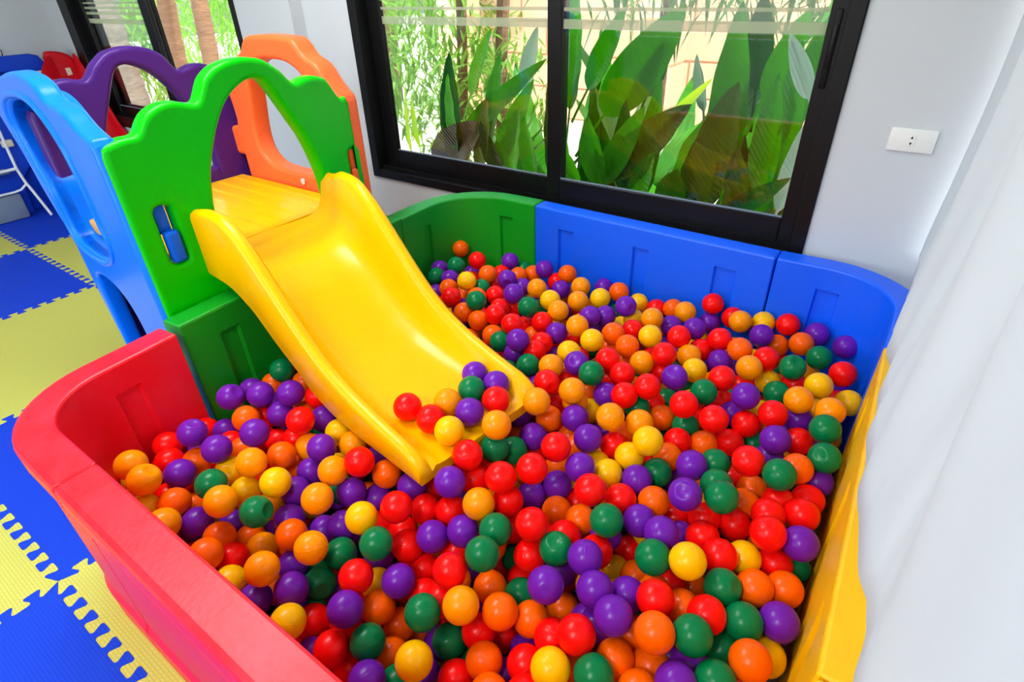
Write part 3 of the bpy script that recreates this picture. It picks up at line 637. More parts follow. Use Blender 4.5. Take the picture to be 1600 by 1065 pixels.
PILE = "O -1434 423 334;O -1349 342 274;Y -1386 250 331;R -1585 525 300;P -1580 699 349;G -1587 870 350;O -1576 772 328;O -1465 821 351;R -1512 880 340;P -1392 840 366;O -1353 734 331;R -1447 656 331;P -1515 554 310;R -1357 626 293;A -1214 640 334;O -1369 524 329;R -1443 528 314;P -1160 596 302;O -1231 605 268;A -1178 467 272;R -1289 646 321;R -1084 743 280;P -1008 736 338;P -953 651 269;O -1220 785 316;Y -1294 804 327;P -1263 389 215;P -1021 511 233;P -1003 397 229;Y -796 486 213;P -960 531 273;R -723 320 153;G -604 355 177;R -812 918 327;Y -629 1264 301;O -625 1131 295;P -554 1228 280;O -790 1087 257;O -597 1014 280;O -575 1077 316;R -720 1208 322;R -744 885 313;R -699 1031 272;G -497 1316 339;O -490 1206 315;P -307 1178 256;R -400 1184 276;R -477 1395 309;R -342 1410 310;O -250 1226 240;R -721 795 349;R -832 621 247;R -677 654 251;R -858 755 266;R -728 584 214;R -671 524 225;R -607 520 269;R -1084 1563 313;O -1017 1527 310;P -900 1469 293;R -916 1541 273;R -745 1313 344;O -666 1328 320;O -729 1587 324;O -647 1548 323;R -507 1530 343;G -456 1465 286;R -442 1713 349;R -635 1405 333;Y -781 1796 294;P -589 1814 348;P -845 1723 306;R -409 1959 369;Y -200 1666 339;R -127 1692 341;G -158 1587 361;P -249 1463 325;G -165 1421 278;P -77 1517 344;Y -190 1567 287;O -159 1497 286;G -290 1581 280;R -303 1516 318;P -1536 1651 363;G -1356 1959 325;O -1286 1929 335;R -1396 1837 346;R -1386 1765 322;G -1365 1651 364;O -1327 1574 368;O -1442 1614 312;P -1378 1529 324;R -1280 1638 361;R -1188 1544 371;P -1232 1765 355;R -1178 1617 343;P -946 1959 347;G -836 1848 294;R -1160 1929 330;R -897 1612 294;R -173 1269 258;P -107 1337 320;P 21 1309 325;Y -208 1112 277;O 1 1379 300;R -611 736 134;R -591 785 258;R -258 1050 256;R -328 935 199;Y -334 859 195;O -272 846 237;P -222 985 273;R -502 965 241;O -156 925 190;P 13 1143 247;G 31 1069 253;G -474 647 241;R -487 586 145;R -508 704 204;P -251 739 316;P -319 688 224;R -194 872 230;P -422 737 267;O -143 793 295;G -45 764 273;P -85 689 281;R -145 771 176;R -57 839 261;P -416 503 170;P -414 580 166;O -295 592 221;P -281 657 282;P -121 713 218;R -271 1654 299;P -1298 983 311;A -833 1418 289;Y -1231 1783 276;Y -497 1766 282;A -1452 1457 299;G -40 354 170;P -1321 1354 291;Y -617 1894 287;R -264 475 203;G -857 1925 268;G -1382 1682 289;R -1255 1085 301;R -1329 1282 309;R -811 1506 301;P -837 1276 306;A -376 1920 268;G -1374 1420 300;G -968 1283 312;A -1537 1737 289;R -807 388 179;P -1046 1783 285;R -1439 1854 270;P -1598 1874 281;A -114 1910 264;Y -1389 928 306;P -816 1203 303;Y -1281 1686 285;Y -43 1671 286;A -1061 1228 302;P -1597 1258 292;P -393 339 152;O -382 1814 283;O -80 1792 277;R -18 542 213;P -1423 1134 292;A -979 1616 297;G -1215 1528 297;G -345 412 176;P -1003 1432 289;R -120 472 202;G -244 381 162;G -193 257 141;A -1534 1125 290;Y -1483 1319 296;Y -1523 634 292;O -1196 1190 303;P -666 1637 292;Y -1438 1251 288;R -1537 1404 289;G -422 1571 288;P -1205 983 299;A -937 1753 280;Y -505 245 142;G -506 1621 289;O -1619 1139 288;R -745 1858 271;R -1037 1885 269;P -594 1768 284;O -934 244 165;P -1542 965 308;P -336 1736 291;Y -289 1841 290;P -1567 1587 312;A -1502 1659 289;G -1134 1029 289;R -1348 1856 275;O 35 475 187;G -217 1805 296;A -332 257 160;P -1523 475 295;G -709 1482 303;Y -2 638 253;O -1429 779 297;Y -1046 1681 286;Y -1144 1289 307;O -1478 263 295;A -112 301 142;A -970 1920 264;Y -1226 1326 296;G -1061 614 270;P -1227 1863 269;O -1639 1577 289;Y -771 1654 290;A -3 1543 305;G -181 427 173;P -1354 1060 291;Y -665 828 301;P -846 543 225;P -1147 1675 290;G -57 1272 293;R 3 1742 291;R -1597 1025 306;O -50 437 192;R -1549 1929 266;Y -1133 665 278;P -1298 904 299;R -1525 1526 302;P -13 1832 278;O -1618 1450 306;Y -510 1915 262;Y -1435 1934 272;R -1305 1151 304;P -1188 1116 290;P -1178 242 251;Y -915 1347 292;A -757 1405 310;R -1292 1543 306;R -1134 1850 270;O -182 1727 294;R -224 540 221;A -568 1464 289;P -371 872 293;P -1107 1486 292;Y -1523 1222 312;G -1358 834 299;R -1550 1813 286;O -1232 1401 291;Y -665 735 296;R -1566 1330 295;A -1108 1940 276;G -719 1735 291;R -904 597 243;O -598 693 278;P -1341 1601 300;P -666 251 154;R -180 902 304;O -900 1237 296;G -1463 998 310;A -581 1323 290;P -1147 795 289;G -1276 741 289;Y -540 317 159;P -422 254 151;Y -497 1060 307;G -1136 1752 286;Y -1556 299 296;O -1479 1070 298;R -584 1643 302;A -658 1825 293;R -105 1604 309;O -1634 1364 298;G -922 1835 278;G -1296 1924 262;R -1619 1754 285;R -1278 509 292;R -1418 318 295;P 5 1457 292;P -535 1698 291;R -262 1946 268;A -1514 803 296;Y -515 1840 291;G -73 603 253;Y -314 340 161;A -633 593 230;R -190 1894 270;Y -1395 1344 309;R -1325 245 276;O -1359 1208 289;P -1519 724 298;R -432 1654 287;O -143 554 221;G -804 1583 303;A -588 258 157;P -1208 1939 271;P -951 343 189;Y -1202 861 307;A -356 1627 296;R -1152 1361 288;A -381 1493 296;G -1305 1771 291;R -970 1203 305;A -470 364 156;A -332 733 291;R -445 1869 271;R -699 1323 253;Y -745 1543 255;R -1060 1143 255;R -1070 1382 253;Y -294 956 273;P -399 1032 266;G -594 1573 271;Y -1106 894 261;A -953 503 188;R -673 1208 257;P -1181 918 261;P -967 574 211;G -332 1289 254;Y -659 1440 258;Y -77 1465 270;A -1600 918 263;P -893 440 156;R -418 417 135;Y 32 375 125;A -1393 419 270;O -155 1658 259;A -862 1772 244;G -999 746 245;R -93 385 125;R 17 725 237;G -501 1287 255;P -1057 1295 263;P -1515 1864 239;P -1350 495 252;P -1472 1182 261;P -1414 710 262;Y -1599 1517 259;P -696 1907 238;Y -1238 1238 253;P -1164 1610 257;G -907 1688 255;R -787 1309 260;O -779 1927 227;Y -514 1544 258;Y -1393 985 253;A -434 1249 260;R -1462 387 255;P -93 1548 255;Y -1119 552 234;R -1473 884 258;R -753 254 126;R -1429 607 256;P -780 451 143;P -1130 1215 269;P -1046 256 168;O -1529 1278 253;P -333 489 167;P -257 1755 244;R 16 1265 263;P -1577 846 268;P -1598 1656 263;P -1310 1436 261;A -1281 825 257;O -1223 696 251;P -10 300 127;R -876 287 127;G -1652 1806 240;A -405 957 266;O -55 1109 268;R -1566 375 271;P -1371 1492 259;R -1444 1390 258;O -665 962 264;O -284 298 108;R -1466 1769 254;R -790 341 116;P -1072 969 254;R -149 1838 239;P -355 1552 256;R -61 1370 253;Y -1236 1634 253;P -415 1753 251;Y -586 1935 231;R -503 806 254;R -1065 819 253;P -47 921 254;R -285 1371 258;R -439 1933 227;O -1075 444 204;R -1245 264 223;Y 10 1598 254;P -1174 1460 257;A -521 1135 257;Y -1208 1712 262;G -1335 700 252;P -590 415 133;O -1029 343 176;R -1447 473 261;P -641 313 113;R -302 1457 262;O -1368 1934 239;G -1123 263 202;O -563 1853 233;P -1219 533 234;P -102 1711 259;R -1583 584 254;A -182 1185 266;A -1447 1529 258;P 33 884 258;P -793 1719 249;R -757 1238 263;R 45 580 193;P -610 496 123;G -854 1587 223;G -789 683 198;A -1283 1525 233;Y -546 1034 225;A -1462 1936 202;P -974 1561 225;R -1482 1006 227;P -761 1386 227;G -451 1104 229;A -673 757 211;A -207 386 92;P -1421 1661 217;G -997 439 152;P -1310 1135 230;R -967 1458 227;P -186 1479 218;R -893 1402 237;R -1603 1390 232;G -130 1048 224;P -1317 770 220;R -483 1711 231;R -1543 527 225;A -332 1864 208;G -416 1346 230;A -1236 1950 202;Y -457 1411 229;O -1038 680 202;R -177 517 138;P -1436 263 225;Y -1580 1835 217;Y -1328 1708 216;A -1554 1745 212;G -1292 1291 230;G -519 517 133;R -924 1172 219;A -306 422 104;G -1362 1797 205;G -1136 1921 194;R -664 1109 225;P -987 924 237;G -137 284 72;R -1263 990 237;A -466 1799 216;R -555 284 93;P -864 1487 219;G -248 1526 239;A -590 1714 228;Y -1128 1766 209;Y -965 1776 210;Y -714 346 80;R -914 985 223;R -1075 1555 239;G -1206 809 224;G -512 362 84;P -673 1599 221;R -85 607 177;G -925 694 203;G -901 588 168;Y -606 1359 219;P -983 1049 231;P -1620 1204 224;Y -95 475 129;O -24 1733 213;R -996 1862 198;R -1460 1320 218;P -1600 1074 222;A -916 1899 216;A -197 612 172;A -1500 1082 222;O -956 1294 234;R -440 844 224;O -1262 1791 208;Y -1085 1078 229;P -16 496 133;O -1371 893 236;P -1500 1433 223;O -375 794 229;G -934 372 109;P -1386 1171 228;P -971 823 232;R -1421 1097 225;P -1114 629 199;P -425 350 84;R -794 605 185;R -636 1533 223;P -316 1648 236;O -701 1826 211;Y -1053 1757 212;P -1015 1676 216;Y -1661 1719 226;P -642 660 184;O -1525 762 230;G -1373 1321 219;A -159 1343 240;P -1073 529 178;O -1192 1367 221;P -1513 435 222;A 9 1351 230;R -55 680 200;O -58 997 222;O -863 518 156;G -363 1100 236;O -1114 1668 221;Y -291 773 234;R -1499 648 220;Y -1169 1147 221;P -737 1469 228;P -1289 559 216;P -607 1284 219;G -842 1344 221;G -65 1870 208;Y -428 1534 220;Y -1171 324 172;P -56 1190 221;P -1434 816 229;R -765 546 148;A -364 280 75;R -836 1869 200;P -715 1734 214;P -971 305 116;P -32 1511 222;Y -254 1902 200;Y -237 1600 229;P -1037 1926 204;A -370 1405 227;P -460 258 74;G -159 1918 201;P -1474 1607 234;O -1416 528 221;P -352 1779 210;P -1069 1455 221;G -100 1284 222;R -217 1688 217;Y -726 1658 225;A -784 1811 209;P -1528 270 229;R -1584 662 238;P -1150 982 220;A -853 1219 240;P -1582 1001 231;R -1141 724 214;Y -212 299 80;G -1169 1539 220;P -466 1615 220;A -239 672 189;R -1148 1286 220;R -122 1138 224;R -984 1365 238;R -628 1795 219;R -1322 1883 203;Y -1550 1165 220;P -1174 472 191;G -1328 1585 226;Y -266 564 156;O -527 1443 230;O -1284 462 220;R -1261 901 220;P -1198 1077 225;A -502 441 114;O -617 245 76;A -82 1626 221;R -1616 1287 220;R -1652 1616 223;O -676 565 151;R -1285 652 216;P -588 585 162;P -803 1651 222;A -1568 1599 223;P -1540 1932 191;P 20 957 230;P -465 1188 226;G -188 1773 215;O -884 1082 221;R -1410 1858 200;P -221 1411 225;P 40 661 186;P -1036 1230 228;Y -317 1948 202;Y -674 869 238;A -1530 936 225;P -824 253 76;Y -21 1424 221;P -1311 311 212;P -1489 1698 225;A -855 393 105;R -392 1645 219;R -1361 620 216;R -593 1178 226;O -558 1617 219;A -582 967 220;P -1150 911 192;P -708 1937 170;R -911 888 189;A -1013 1168 192;R -210 1004 201;R -1362 972 184;R -1226 1309 183;P -1384 305 187;Y -1361 399 190;R -842 470 101;P -70 781 179;G -1069 1315 192;Y -284 1016 189;P -613 1030 188;Y -42 350 67;R -397 1719 187;A -1386 729 190;R -1314 245 175;Y -763 780 201;A -677 935 195;O -1033 1001 197;Y -742 1028 196;Y -240 1082 183;P -627 1918 165;A -385 1195 189;R -1037 604 168;G -393 505 91;R -760 1110 190;R -1159 547 170;Y -119 1431 197;P -90 1788 172;Y -809 898 205;Y 16 457 76;G -1419 1240 197;P -263 1316 190;Y -1096 323 129;G 12 837 193;O -1182 1816 181;Y -768 1873 169;O -1569 1460 190;R -1253 1720 182;A -1259 1199 188;P -578 850 188;O -553 1784 180;A -1562 849 195;P -299 1572 184;G -1234 747 185;A -411 1890 164;R -239 1826 174;P -870 1806 172;P -907 1544 184;P -272 358 53;G -400 909 196;G -1641 1521 183;R -695 1254 184;P -591 344 51;P -26 1109 191;P -811 1175 186;P -602 1439 185;R -662 1690 180;G -366 1009 199;P -1472 572 190;O -1476 1797 170;P -1040 258 89;R -437 781 178;Y -1464 340 192;O -306 1147 185;P -534 1900 161;P -1433 915 201;A 4 1256 183;O -1089 1861 168;R -63 279 47;R -298 636 142;R -1102 407 129;R -74 560 116;G -357 1497 201;G -562 667 153;A -134 422 70;A -566 1515 197;P -694 426 79;A -855 715 169;R -439 1267 183;Y -1122 1387 191;Y -109 1521 183;P -1102 1209 196;R -1400 1484 187;O -59 429 69;P -839 829 190;P -985 560 136;R -336 571 132;A -535 1328 185;O -691 271 51;Y -1012 370 95;R -196 1142 192;R -535 911 185;P -462 1014 187;R -1277 1412 187;A -1463 727 188;G -233 757 182;Y -833 339 52;P -8 624 138;R -1241 1589 184;R -856 1935 162;Y -779 1539 188;Y -743 855 199;P -795 1743 177;P -73 883 188;A -1074 925 187;G -925 776 194;P -1074 772 180;O -170 1575 189;Y -543 1245 194;P -1204 606 179;G -1198 1670 189;P -1415 1569 198;P -689 1410 189;G -886 1654 187;R -827 1044 190;O -1328 1052 185;Y -765 1307 183;P -1428 1413 183;R -1123 1591 186;R -1243 342 158;Y -160 675 156;P -1142 807 182;Y -1476 1157 188;P -1447 429 185;R -806 971 189;O -740 647 144;R -1475 1513 186;O -1600 1657 184;R -895 245 51;R 25 1024 189;R -311 1227 186;Y -1341 1242 197;A -286 1703 179;A 12 1662 184;G -232 462 90;G -1028 850 186;A -893 1252 185;P -109 1690 182;O -544 1137 183;P -354 368 51;P -1525 1372 186;G -1224 1476 195;R -1029 1401 188;P -1243 1857 164;R -1121 247 125;G -1482 859 187;R -192 1247 185;P -451 661 166;R -963 1624 183;O -1626 1772 173;P -238 931 186;P -1553 346 191;G -1196 249 160;Y -820 1423 183;P -1592 756 196;P -281 1394 185;P -726 719 166;P -1019 1515 185;O -684 509 95;P 39 554 115;R -970 1934 158;R -956 486 109;P -959 644 154;R -1310 851 189;Y -317 1891 140;G -852 629 122;P -232 857 161;P -936 1022 158;G -58 1295 160;P -114 1367 150;G -1571 1864 147;P -1287 1494 159;R -1357 1409 158;R -989 771 145;R -1307 1816 132;P -902 1436 168;P -1097 1042 149;O -657 1110 150;P -470 554 78;P -1520 1001 154;P -616 1806 144;G -1319 520 155;O -1185 389 111;P -328 1803 139;P -465 1447 154;O -346 1633 154;P -942 1311 154;O -223 1909 124;P -369 1274 149;R -923 1861 143;R -745 919 158;P -1465 1070 151;P -1560 692 152;R -231 1505 164;O -517 1064 160;R -568 1683 155;G -774 1945 123;P -1551 603 163;P 0 1343 155;P -1250 945 157;P -1041 516 96;Y -309 715 146;R -1491 1921 126;P -38 1170 148;P -1344 678 150;Y -661 646 112;A -425 432 49;P -1061 1622 151;P -23 1823 144;G -1237 451 140;P -1011 1095 152;G -1605 924 153;P -836 1508 152;A -1498 1237 172;P -687 1550 161;P -1182 1218 152;Y -1641 1404 168;P -495 1631 153;Y -603 459 50;R -523 481 48;R -1598 1238 153;R -499 1530 166;P -874 944 154;R -747 543 72;R -480 1750 149;P -1314 1741 140;P -315 794 149;R -1214 1136 161;R -92 964 159;G -570 542 79;P -1383 893 149;R -1343 795 152;Y -1378 1106 160;Y -433 622 103;O -1561 1088 151;G -1508 1642 153;P -701 1837 132;R -353 1380 150;P -1563 471 149;Y -1314 1642 163;P -240 550 86;P -6 939 149;G -231 1617 150;P -698 1340 163;R -188 1375 159;R -434 1366 150;P -1360 1943 135;P -1129 490 116;G -872 1719 150;G -161 1843 136;G -31 1556 162;O -130 527 64;P -1155 1488 151;P -762 1227 161;P -1173 731 143;O -369 1081 153;P -976 1708 157;G -552 612 99;G -1246 1037 155;P -627 1210 160;P -812 777 143;Y -775 417 50;Y -1300 1301 148;G -827 1614 152;Y -1075 1941 128;O -16 741 136;Y -1085 671 133;Y -1158 1929 122;P -110 1209 155;P -459 1842 132;Y -1552 1557 158;A -180 611 99;P -1444 992 163;O -1113 1123 155;Y -614 1580 167;G -146 1084 149;O -1207 1400 153;R -903 546 95;G -773 1674 154;R -1132 1718 142;P 15 1477 152;R -49 1051 148;R -1394 1734 142;G -169 1747 145;P -1261 649 145;O -1410 1318 150;A -1386 472 162;Y -1215 845 156;R -866 1139 150;P -1287 1924 141;R -1520 763 152;O -1469 243 154;A -1300 403 139;Y -1591 1334 151;O -402 1784 139;G -532 986 161;Y -496 828 149;R -394 1574 160;Y -745 1467 149;A -1410 633 149;A -826 556 89;Y -406 851 148;G -989 1780 138;A -984 1230 160;A -1604 1155 161;G -679 823 162;P -443 1100 151;Y -1352 1545 163;R -1496 1717 150;R -133 1935 131;Y -983 910 155;G -1598 1021 153;P -1103 1790 143;G -74 665 128;P -740 1606 171;P -471 941 158;A -1465 500 151;P -310 487 52;P -1621 1589 151;R -1124 1269 151;A -1439 800 156;R -666 1470 150;P -1542 1782 137;P -1241 525 130;P -909 449 64;R -935 309 47;P -75 1874 127;Y -301 1462 149;Y -1320 1168 155;G -370 668 122;Y -813 1327 113;R -129 1585 127;Y -1388 1175 119;P -276 1216 109;R -572 1306 119;G -61 1706 117;Y -1122 426 55;R -1122 863 130;Y -784 1142 115;P -1386 1829 92;R -839 1821 96;G -204 1013 112;O -1560 314 121;G -470 717 97;R -1043 1269 125;Y -1403 279 107;R -662 1910 99;O -1459 384 126;P -1187 649 115;A -1146 575 87;P -1023 1876 107;A -728 1729 114;Y -1617 1720 115;O -710 752 101;P -581 1494 120;G -850 1252 109;R -1548 1418 128;P -138 1452 122;O -324 578 50;O -1176 1824 100;Y -1048 1418 115;P -459 1194 129;P -644 1639 128;O -243 659 75;O -215 1172 117;R -1362 1476 112;O -907 676 89;P -860 1034 108;O -987 1518 109;A -1074 1532 130;P -1296 1102 123;O -225 1318 122;P -549 1842 111;O -339 927 117;R -144 853 115;A -1646 1853 88;A -783 728 93;R -102 755 114;A -1248 1637 123;Y -1492 1827 102;P -698 1009 127;G -1045 593 81;A -660 911 121;P -1308 736 119;P -901 1621 117;Y -123 1015 112;G -492 1299 116;A -1020 966 114;G -51 527 46;Y -1256 1556 115;A -644 1382 122;R -213 925 109;A -1390 964 115;R -169 1668 108;G -402 1700 109;R -866 1902 91;P -1172 319 60;P -1492 568 113;R -1386 568 116;O -925 873 109;R -264 1849 90;Y -1167 1333 125;G -1324 1235 112;Y -1015 705 108;Y -261 750 100;R 10 838 110;P -914 1187 117;R -1328 1009 114;G -564 1918 94;P -61 1440 129;P 12 1597 113;R -821 858 115;G 40 656 81;Y -1501 1352 113;R -1167 941 126;R -1537 1184 119;R -1220 256 82;P -1307 264 95;A -1280 843 110;Y -310 1040 116;A -1162 1037 110;Y -1249 1245 118;O -1373 349 108;A -1529 932 113;R -996 464 49;P -454 1913 87;R -60 893 114;R -617 989 115;P -144 1270 115;A -623 821 110;R -1550 846 112;R -1623 1526 108;A -562 1204 124;R -922 1800 100;P -780 1402 109;P -567 1393 114;R -1414 1629 112;P -1427 1238 109;Y -649 1282 126;R -1468 675 120;O -965 1384 129;O -551 1571 121;Y -1245 1885 85;R -379 1891 84;R -658 570 50;O -345 1177 126;P -371 1492 123;P -694 1183 117;O -756 634 72;G -1478 1556 112;A -567 914 117;G -951 1119 114;Y -757 1797 100;P -1049 1740 110;O -1547 1276 109;R -1158 1649 115;O -1551 395 126;G -546 1754 103;R -215 1450 116;O -784 1551 108;O -417 994 111;O -913 751 99;P -389 761 109;R -1168 1569 128;A -958 593 63;A -1366 425 104;A -24 1235 109;R -1003 1655 110;G -1092 346 57;R -888 1351 116;O -781 984 111;A -144 700 87;G -536 764 115;P -1456 1460 117;P -1227 1766 111;R 28 1088 126;R -972 1929 82;R -1456 903 118;O 5 1755 117;R -274 1676 110;P -13 590 59;P -96 1805 99;R -284 1390 110;G -1044 876 114;O -1237 768 109;R -457 1581 110;O -1069 1179 112;G -743 819 112;O -80 1529 110;R -327 1740 100;P -1288 1377 121;R -1063 788 106;G -1418 736 118;R -247 1774 107;P -1307 599 106;A -1319 923 111"
DENTS = [(12, 0.64, 0.39, 0.66, 0.5), (0, 0.24, 0.26, 0.93, 0.45), (4, 0.37, 0.55, 0.75, 0.5), (30, 0.85, 0.45, 0.27, 0.5), (26, 0.64, -0.46, 0.61, 0.45), (53, 0.85, -0.42, 0.32, 0.5), (123, -0.22, -0.11, 0.97, 0.4), (247, 0.0, -0.15, 0.99, 0.5), (108, -0.02, -0.58, 0.82, 0.5), (179, 0.34, -0.33, 0.88, 0.5), (193, -0.38, -0.64, 0.67, 0.45), (139, 0.14, -0.61, 0.78, 0.5), (204, 0.58, -0.81, -0.12, 0.5), (218, 0.87, -0.46, 0.14, 0.45), (66, 0.11, -0.99, -0.01, 0.4), (261, 0.74, -0.04, 0.67, 0.4), (156, -0.1, -0.36, 0.93, 0.5), (141, 0.82, -0.55, 0.12, 0.4), (271, 0.42, -0.66, 0.62, 0.3)]

# ------------------------------------------------------------------ the room
X_L, X_R, Y_F, Y_B, Z_C = -5.87, 0.56, -2.95, 2.125, 2.70
WIN1 = (-2.466, -0.255, 0.556, 1.96); Y_B2 = 2.05; WIN2 = (-5.555, -3.30, 0.553, 1.96)
def struct(o, label=None):
    o['kind'] = 'structure'
    if label: o['label'] = label
    return o

bm = bmesh.new(); box(bm, X_L - 0.12, X_R + 0.12, Y_F - 0.12, 2.27, -0.13, -0.013)
floor = struct(bm_obj('floor', bm, M['concrete'], smooth=False), 'floor covered in blue and yellow interlocking foam mats')

def wall_with_hole(bm, x0, x1, y0, y1, z0, z1, hole):
    a, b, c, d = hole
    box(bm, x0, a, y0, y1, z0, z1); box(bm, b, x1, y0, y1, z0, z1)
    box(bm, a, b, y0, y1, z0, c); box(bm, a, b, y0, y1, d, z1)
bm = bmesh.new()
wall_with_hole(bm, -2.82, X_R + 0.12, Y_B, 2.27, -0.013, Z_C, WIN1)
wall_with_hole(bm, X_L - 0.12, -2.82, Y_B2, 2.27, -0.013, Z_C, WIN2)
struct(bm_obj('wall_back', bm, M['wall'], smooth=False), 'white painted wall with two black framed sliding windows')
bm = bmesh.new(); box(bm, X_L - 0.12, X_L, Y_F, Y_B2, -0.013, Z_C)
struct(bm_obj('wall_left', bm, M['wall'], smooth=False), 'plain white end wall')
bm = bmesh.new(); box(bm, X_R, X_R + 0.12, Y_F, -1.65, -0.013, Z_C); box(bm, X_R, X_R + 0.12, 2.03, Y_B, -0.013, Z_C); box(bm, X_R, X_R + 0.12, -1.65, 2.03, 2.45, Z_C)
struct(bm_obj('wall_right', bm, M['wall'], smooth=False), 'white wall with a wide glazed door behind the curtain')
bm = bmesh.new()
box(bm, X_L - 0.12, -4.65, Y_F - 0.12, Y_F, -0.013, Z_C); box(bm, -1.15, X_R + 0.12, Y_F - 0.12, Y_F, -0.013, Z_C)
box(bm, -4.65, -1.15, Y_F - 0.12, Y_F, -0.013, 0.8); box(bm, -4.65, -1.15, Y_F - 0.12, Y_F, 2.38, Z_C)
struct(bm_obj('wall_front', bm, M['wall'], smooth=False), 'white wall with a wide window')
bm = bmesh.new(); box(bm, X_L - 0.4, X_R + 2.2, Y_F - 0.4, 2.98, Z_C, Z_C + 0.12)  # unseen overhangs past the walls, added to keep the sun out
struct(bm_obj('ceiling', bm, M['ceiling'], smooth=False), 'white ceiling')

def sash(parent, x0, x1, z0, z1, y0, y1, stile_l, stile_r, rail_b, rail_t, strips, label):
    s = None
    bm = bmesh.new()
    box(bm, x0, x0 + stile_l, y0, y1, z0, z1, 0.003, 1); box(bm, x1 - stile_r, x1, y0, y1, z0, z1, 0.003, 1)
    box(bm, x0 + stile_l, x1 - stile_r, y0 + 0.001, y1 - 0.001, z0, z0 + rail_b, 0.003, 1); box(bm, x0 + stile_l, x1 - stile_r, y0 + 0.001, y1 - 0.001, z1 - rail_t, z1, 0.003, 1)
    s = bm_obj('sash', bm, M['black_metal'], parent, sharp=30)
    if label: s['label'] = label
    yg = (y0 + y1) / 2
    box_obj('pane', x0 + stile_l - 0.004, x1 - stile_r + 0.004, yg - 0.0025, yg + 0.0025, z0 + rail_b - 0.004, z1 - rail_t + 0.004, M['glass'], s)
    box_obj('gasket', x0 + stile_l, x1 - stile_r, yg - 0.006, yg - 0.003, z0 + rail_b, z0 + rail_b + 0.006, M['grey_plastic'], s)
    for (a, b) in strips:
        box_obj('film_strip', x0 + stile_l + 0.002, x1 - stile_r - 0.002, yg - 0.0040, yg - 0.0030, a, b, M['film'], s)
    return s

STR = [(1.290, 1.323), (1.350, 1.362), (1.388, 1.394), (1.42, 1.425)]
w1 = struct(empty('window_1', (-1.36, Y_B, 0.556)), 'wide black framed sliding window looking on broad green leaves')
a, b, c, d = WIN1; yf = Y_B - 0.012
bm = bmesh.new()
box(bm, a, a + 0.055, yf, 2.235, c, d, 0.004, 1); box(bm, b - 0.05, b, yf, 2.235, c, d, 0.004, 1)
box(bm, a + 0.055, b - 0.05, yf, 2.235, c, c + 0.045, 0.004, 1); box(bm, a + 0.055, b - 0.05, yf, 2.235, d - 0.05, d, 0.004, 1)
for k, y in enumerate((2.142, 2.182, 2.222)):
    box(bm, a + 0.055, b - 0.05, y, y + 0.006, c + 0.045, c + 0.062)
bm_obj('frame', bm, M['black_metal'], w1, sharp=30)
sash(w1, a + 0.052, -1.295, c + 0.05, d - 0.05, 2.188, 2.218, 0.085, 0.07, 0.088, 0.08, STR, None)
s2 = sash(w1, -1.355, b - 0.045, c + 0.05, d - 0.05, 2.148, 2.178, 0.066, 0.055, 0.100, 0.08, STR, None)
bm = bmesh.new(); box(bm, b - 0.084, b - 0.064, 2.143, 2.150, 1.14, 1.36, 0.004, 2)
lt = bm_obj('latch', bm, M['black_plastic'], s2)
bm = bmesh.new(); box(bm, b - 0.080, b - 0.068, 2.1405, 2.1455, 1.20, 1.32, 0.003, 2)
bm_obj('latch_grip', bm, M['black_metal'], s2)

w2 = struct(empty('window_2', (-4.4, Y_B2, 0.553)), 'black framed sliding window standing open, palm trunks outside')
a, b, c, d = WIN2; yf = Y_B2 - 0.012
bm = bmesh.new()
box(bm, a, a + 0.13, yf, 2.235, c, d, 0.004, 1); box(bm, b - 0.035, b, yf, 2.235, c, d, 0.004, 1)
box(bm, a + 0.13, b - 0.035, yf, 2.235, c, c + 0.08, 0.004, 1); box(bm, a + 0.13, b - 0.035, yf, 2.235, d - 0.05, d, 0.004, 1)
bm_obj('frame', bm, M['black_metal'], w2, sharp=30)
sash(w2, a + 0.10, -4.37, c + 0.06, d - 0.05, 2.10, 2.13, 0.14, 0.10, 0.08, 0.08, [(1.262, 1.292), (1.318, 1.334), (1.352, 1.366), (1.384, 1.394)], 'inner sash with frosted strips')
sash(w2, a + 0.15, -4.42, c + 0.06, d - 0.05, 2.16, 2.19, 0.10, 0.10, 0.08, 0.08, [], 'outer sash slid behind the inner one')

# foam mats, jigsaw edged
TX = [-5.83, -4.805, -3.780, -2.755, -1.727, -0.70]; TY = [-0.925, 0.040, 1.006, 1.972]
def teeth(p0, p1, n, amp, flip=1):
    pts = []; p0 = Vector(p0); p1 = Vector(p1); L = (p1 - p0); p0 = p0 + L * 0.03; L = L * 0.94; nrm = Vector((-L.y, L.x)).normalized()
    for k in range(n):
        for t, h in ((0.24, -1), (0.31, -0.85), (0.33, -0.55), (0.26, 0.05), (0.19, 0.55), (0.20, 0.85), (0.27, 1), (0.73, 1), (0.80, 0.85), (0.81, 0.55), (0.74, 0.05), (0.67, -0.55), (0.69, -0.85), (0.76, -1)):
            pts.append(p0 + L * ((k + t) / n) + nrm * h * amp)
    return pts
def seg_x(i, j):   # seam along x at TY[j] from TX[i] to TX[i+1]
    p0 = (TX[i], TY[j]); p1 = (TX[i + 1], TY[j])
    return [Vector(p0)] + teeth(p0, p1, 14, 0.0185) + [Vector(p1)]
def seg_y(i, j):
    p0 = (TX[i], TY[j]); p1 = (TX[i], TY[j + 1])
    return [Vector(p0)] + teeth(p0, p1, 13, 0.0185) + [Vector(p1)]
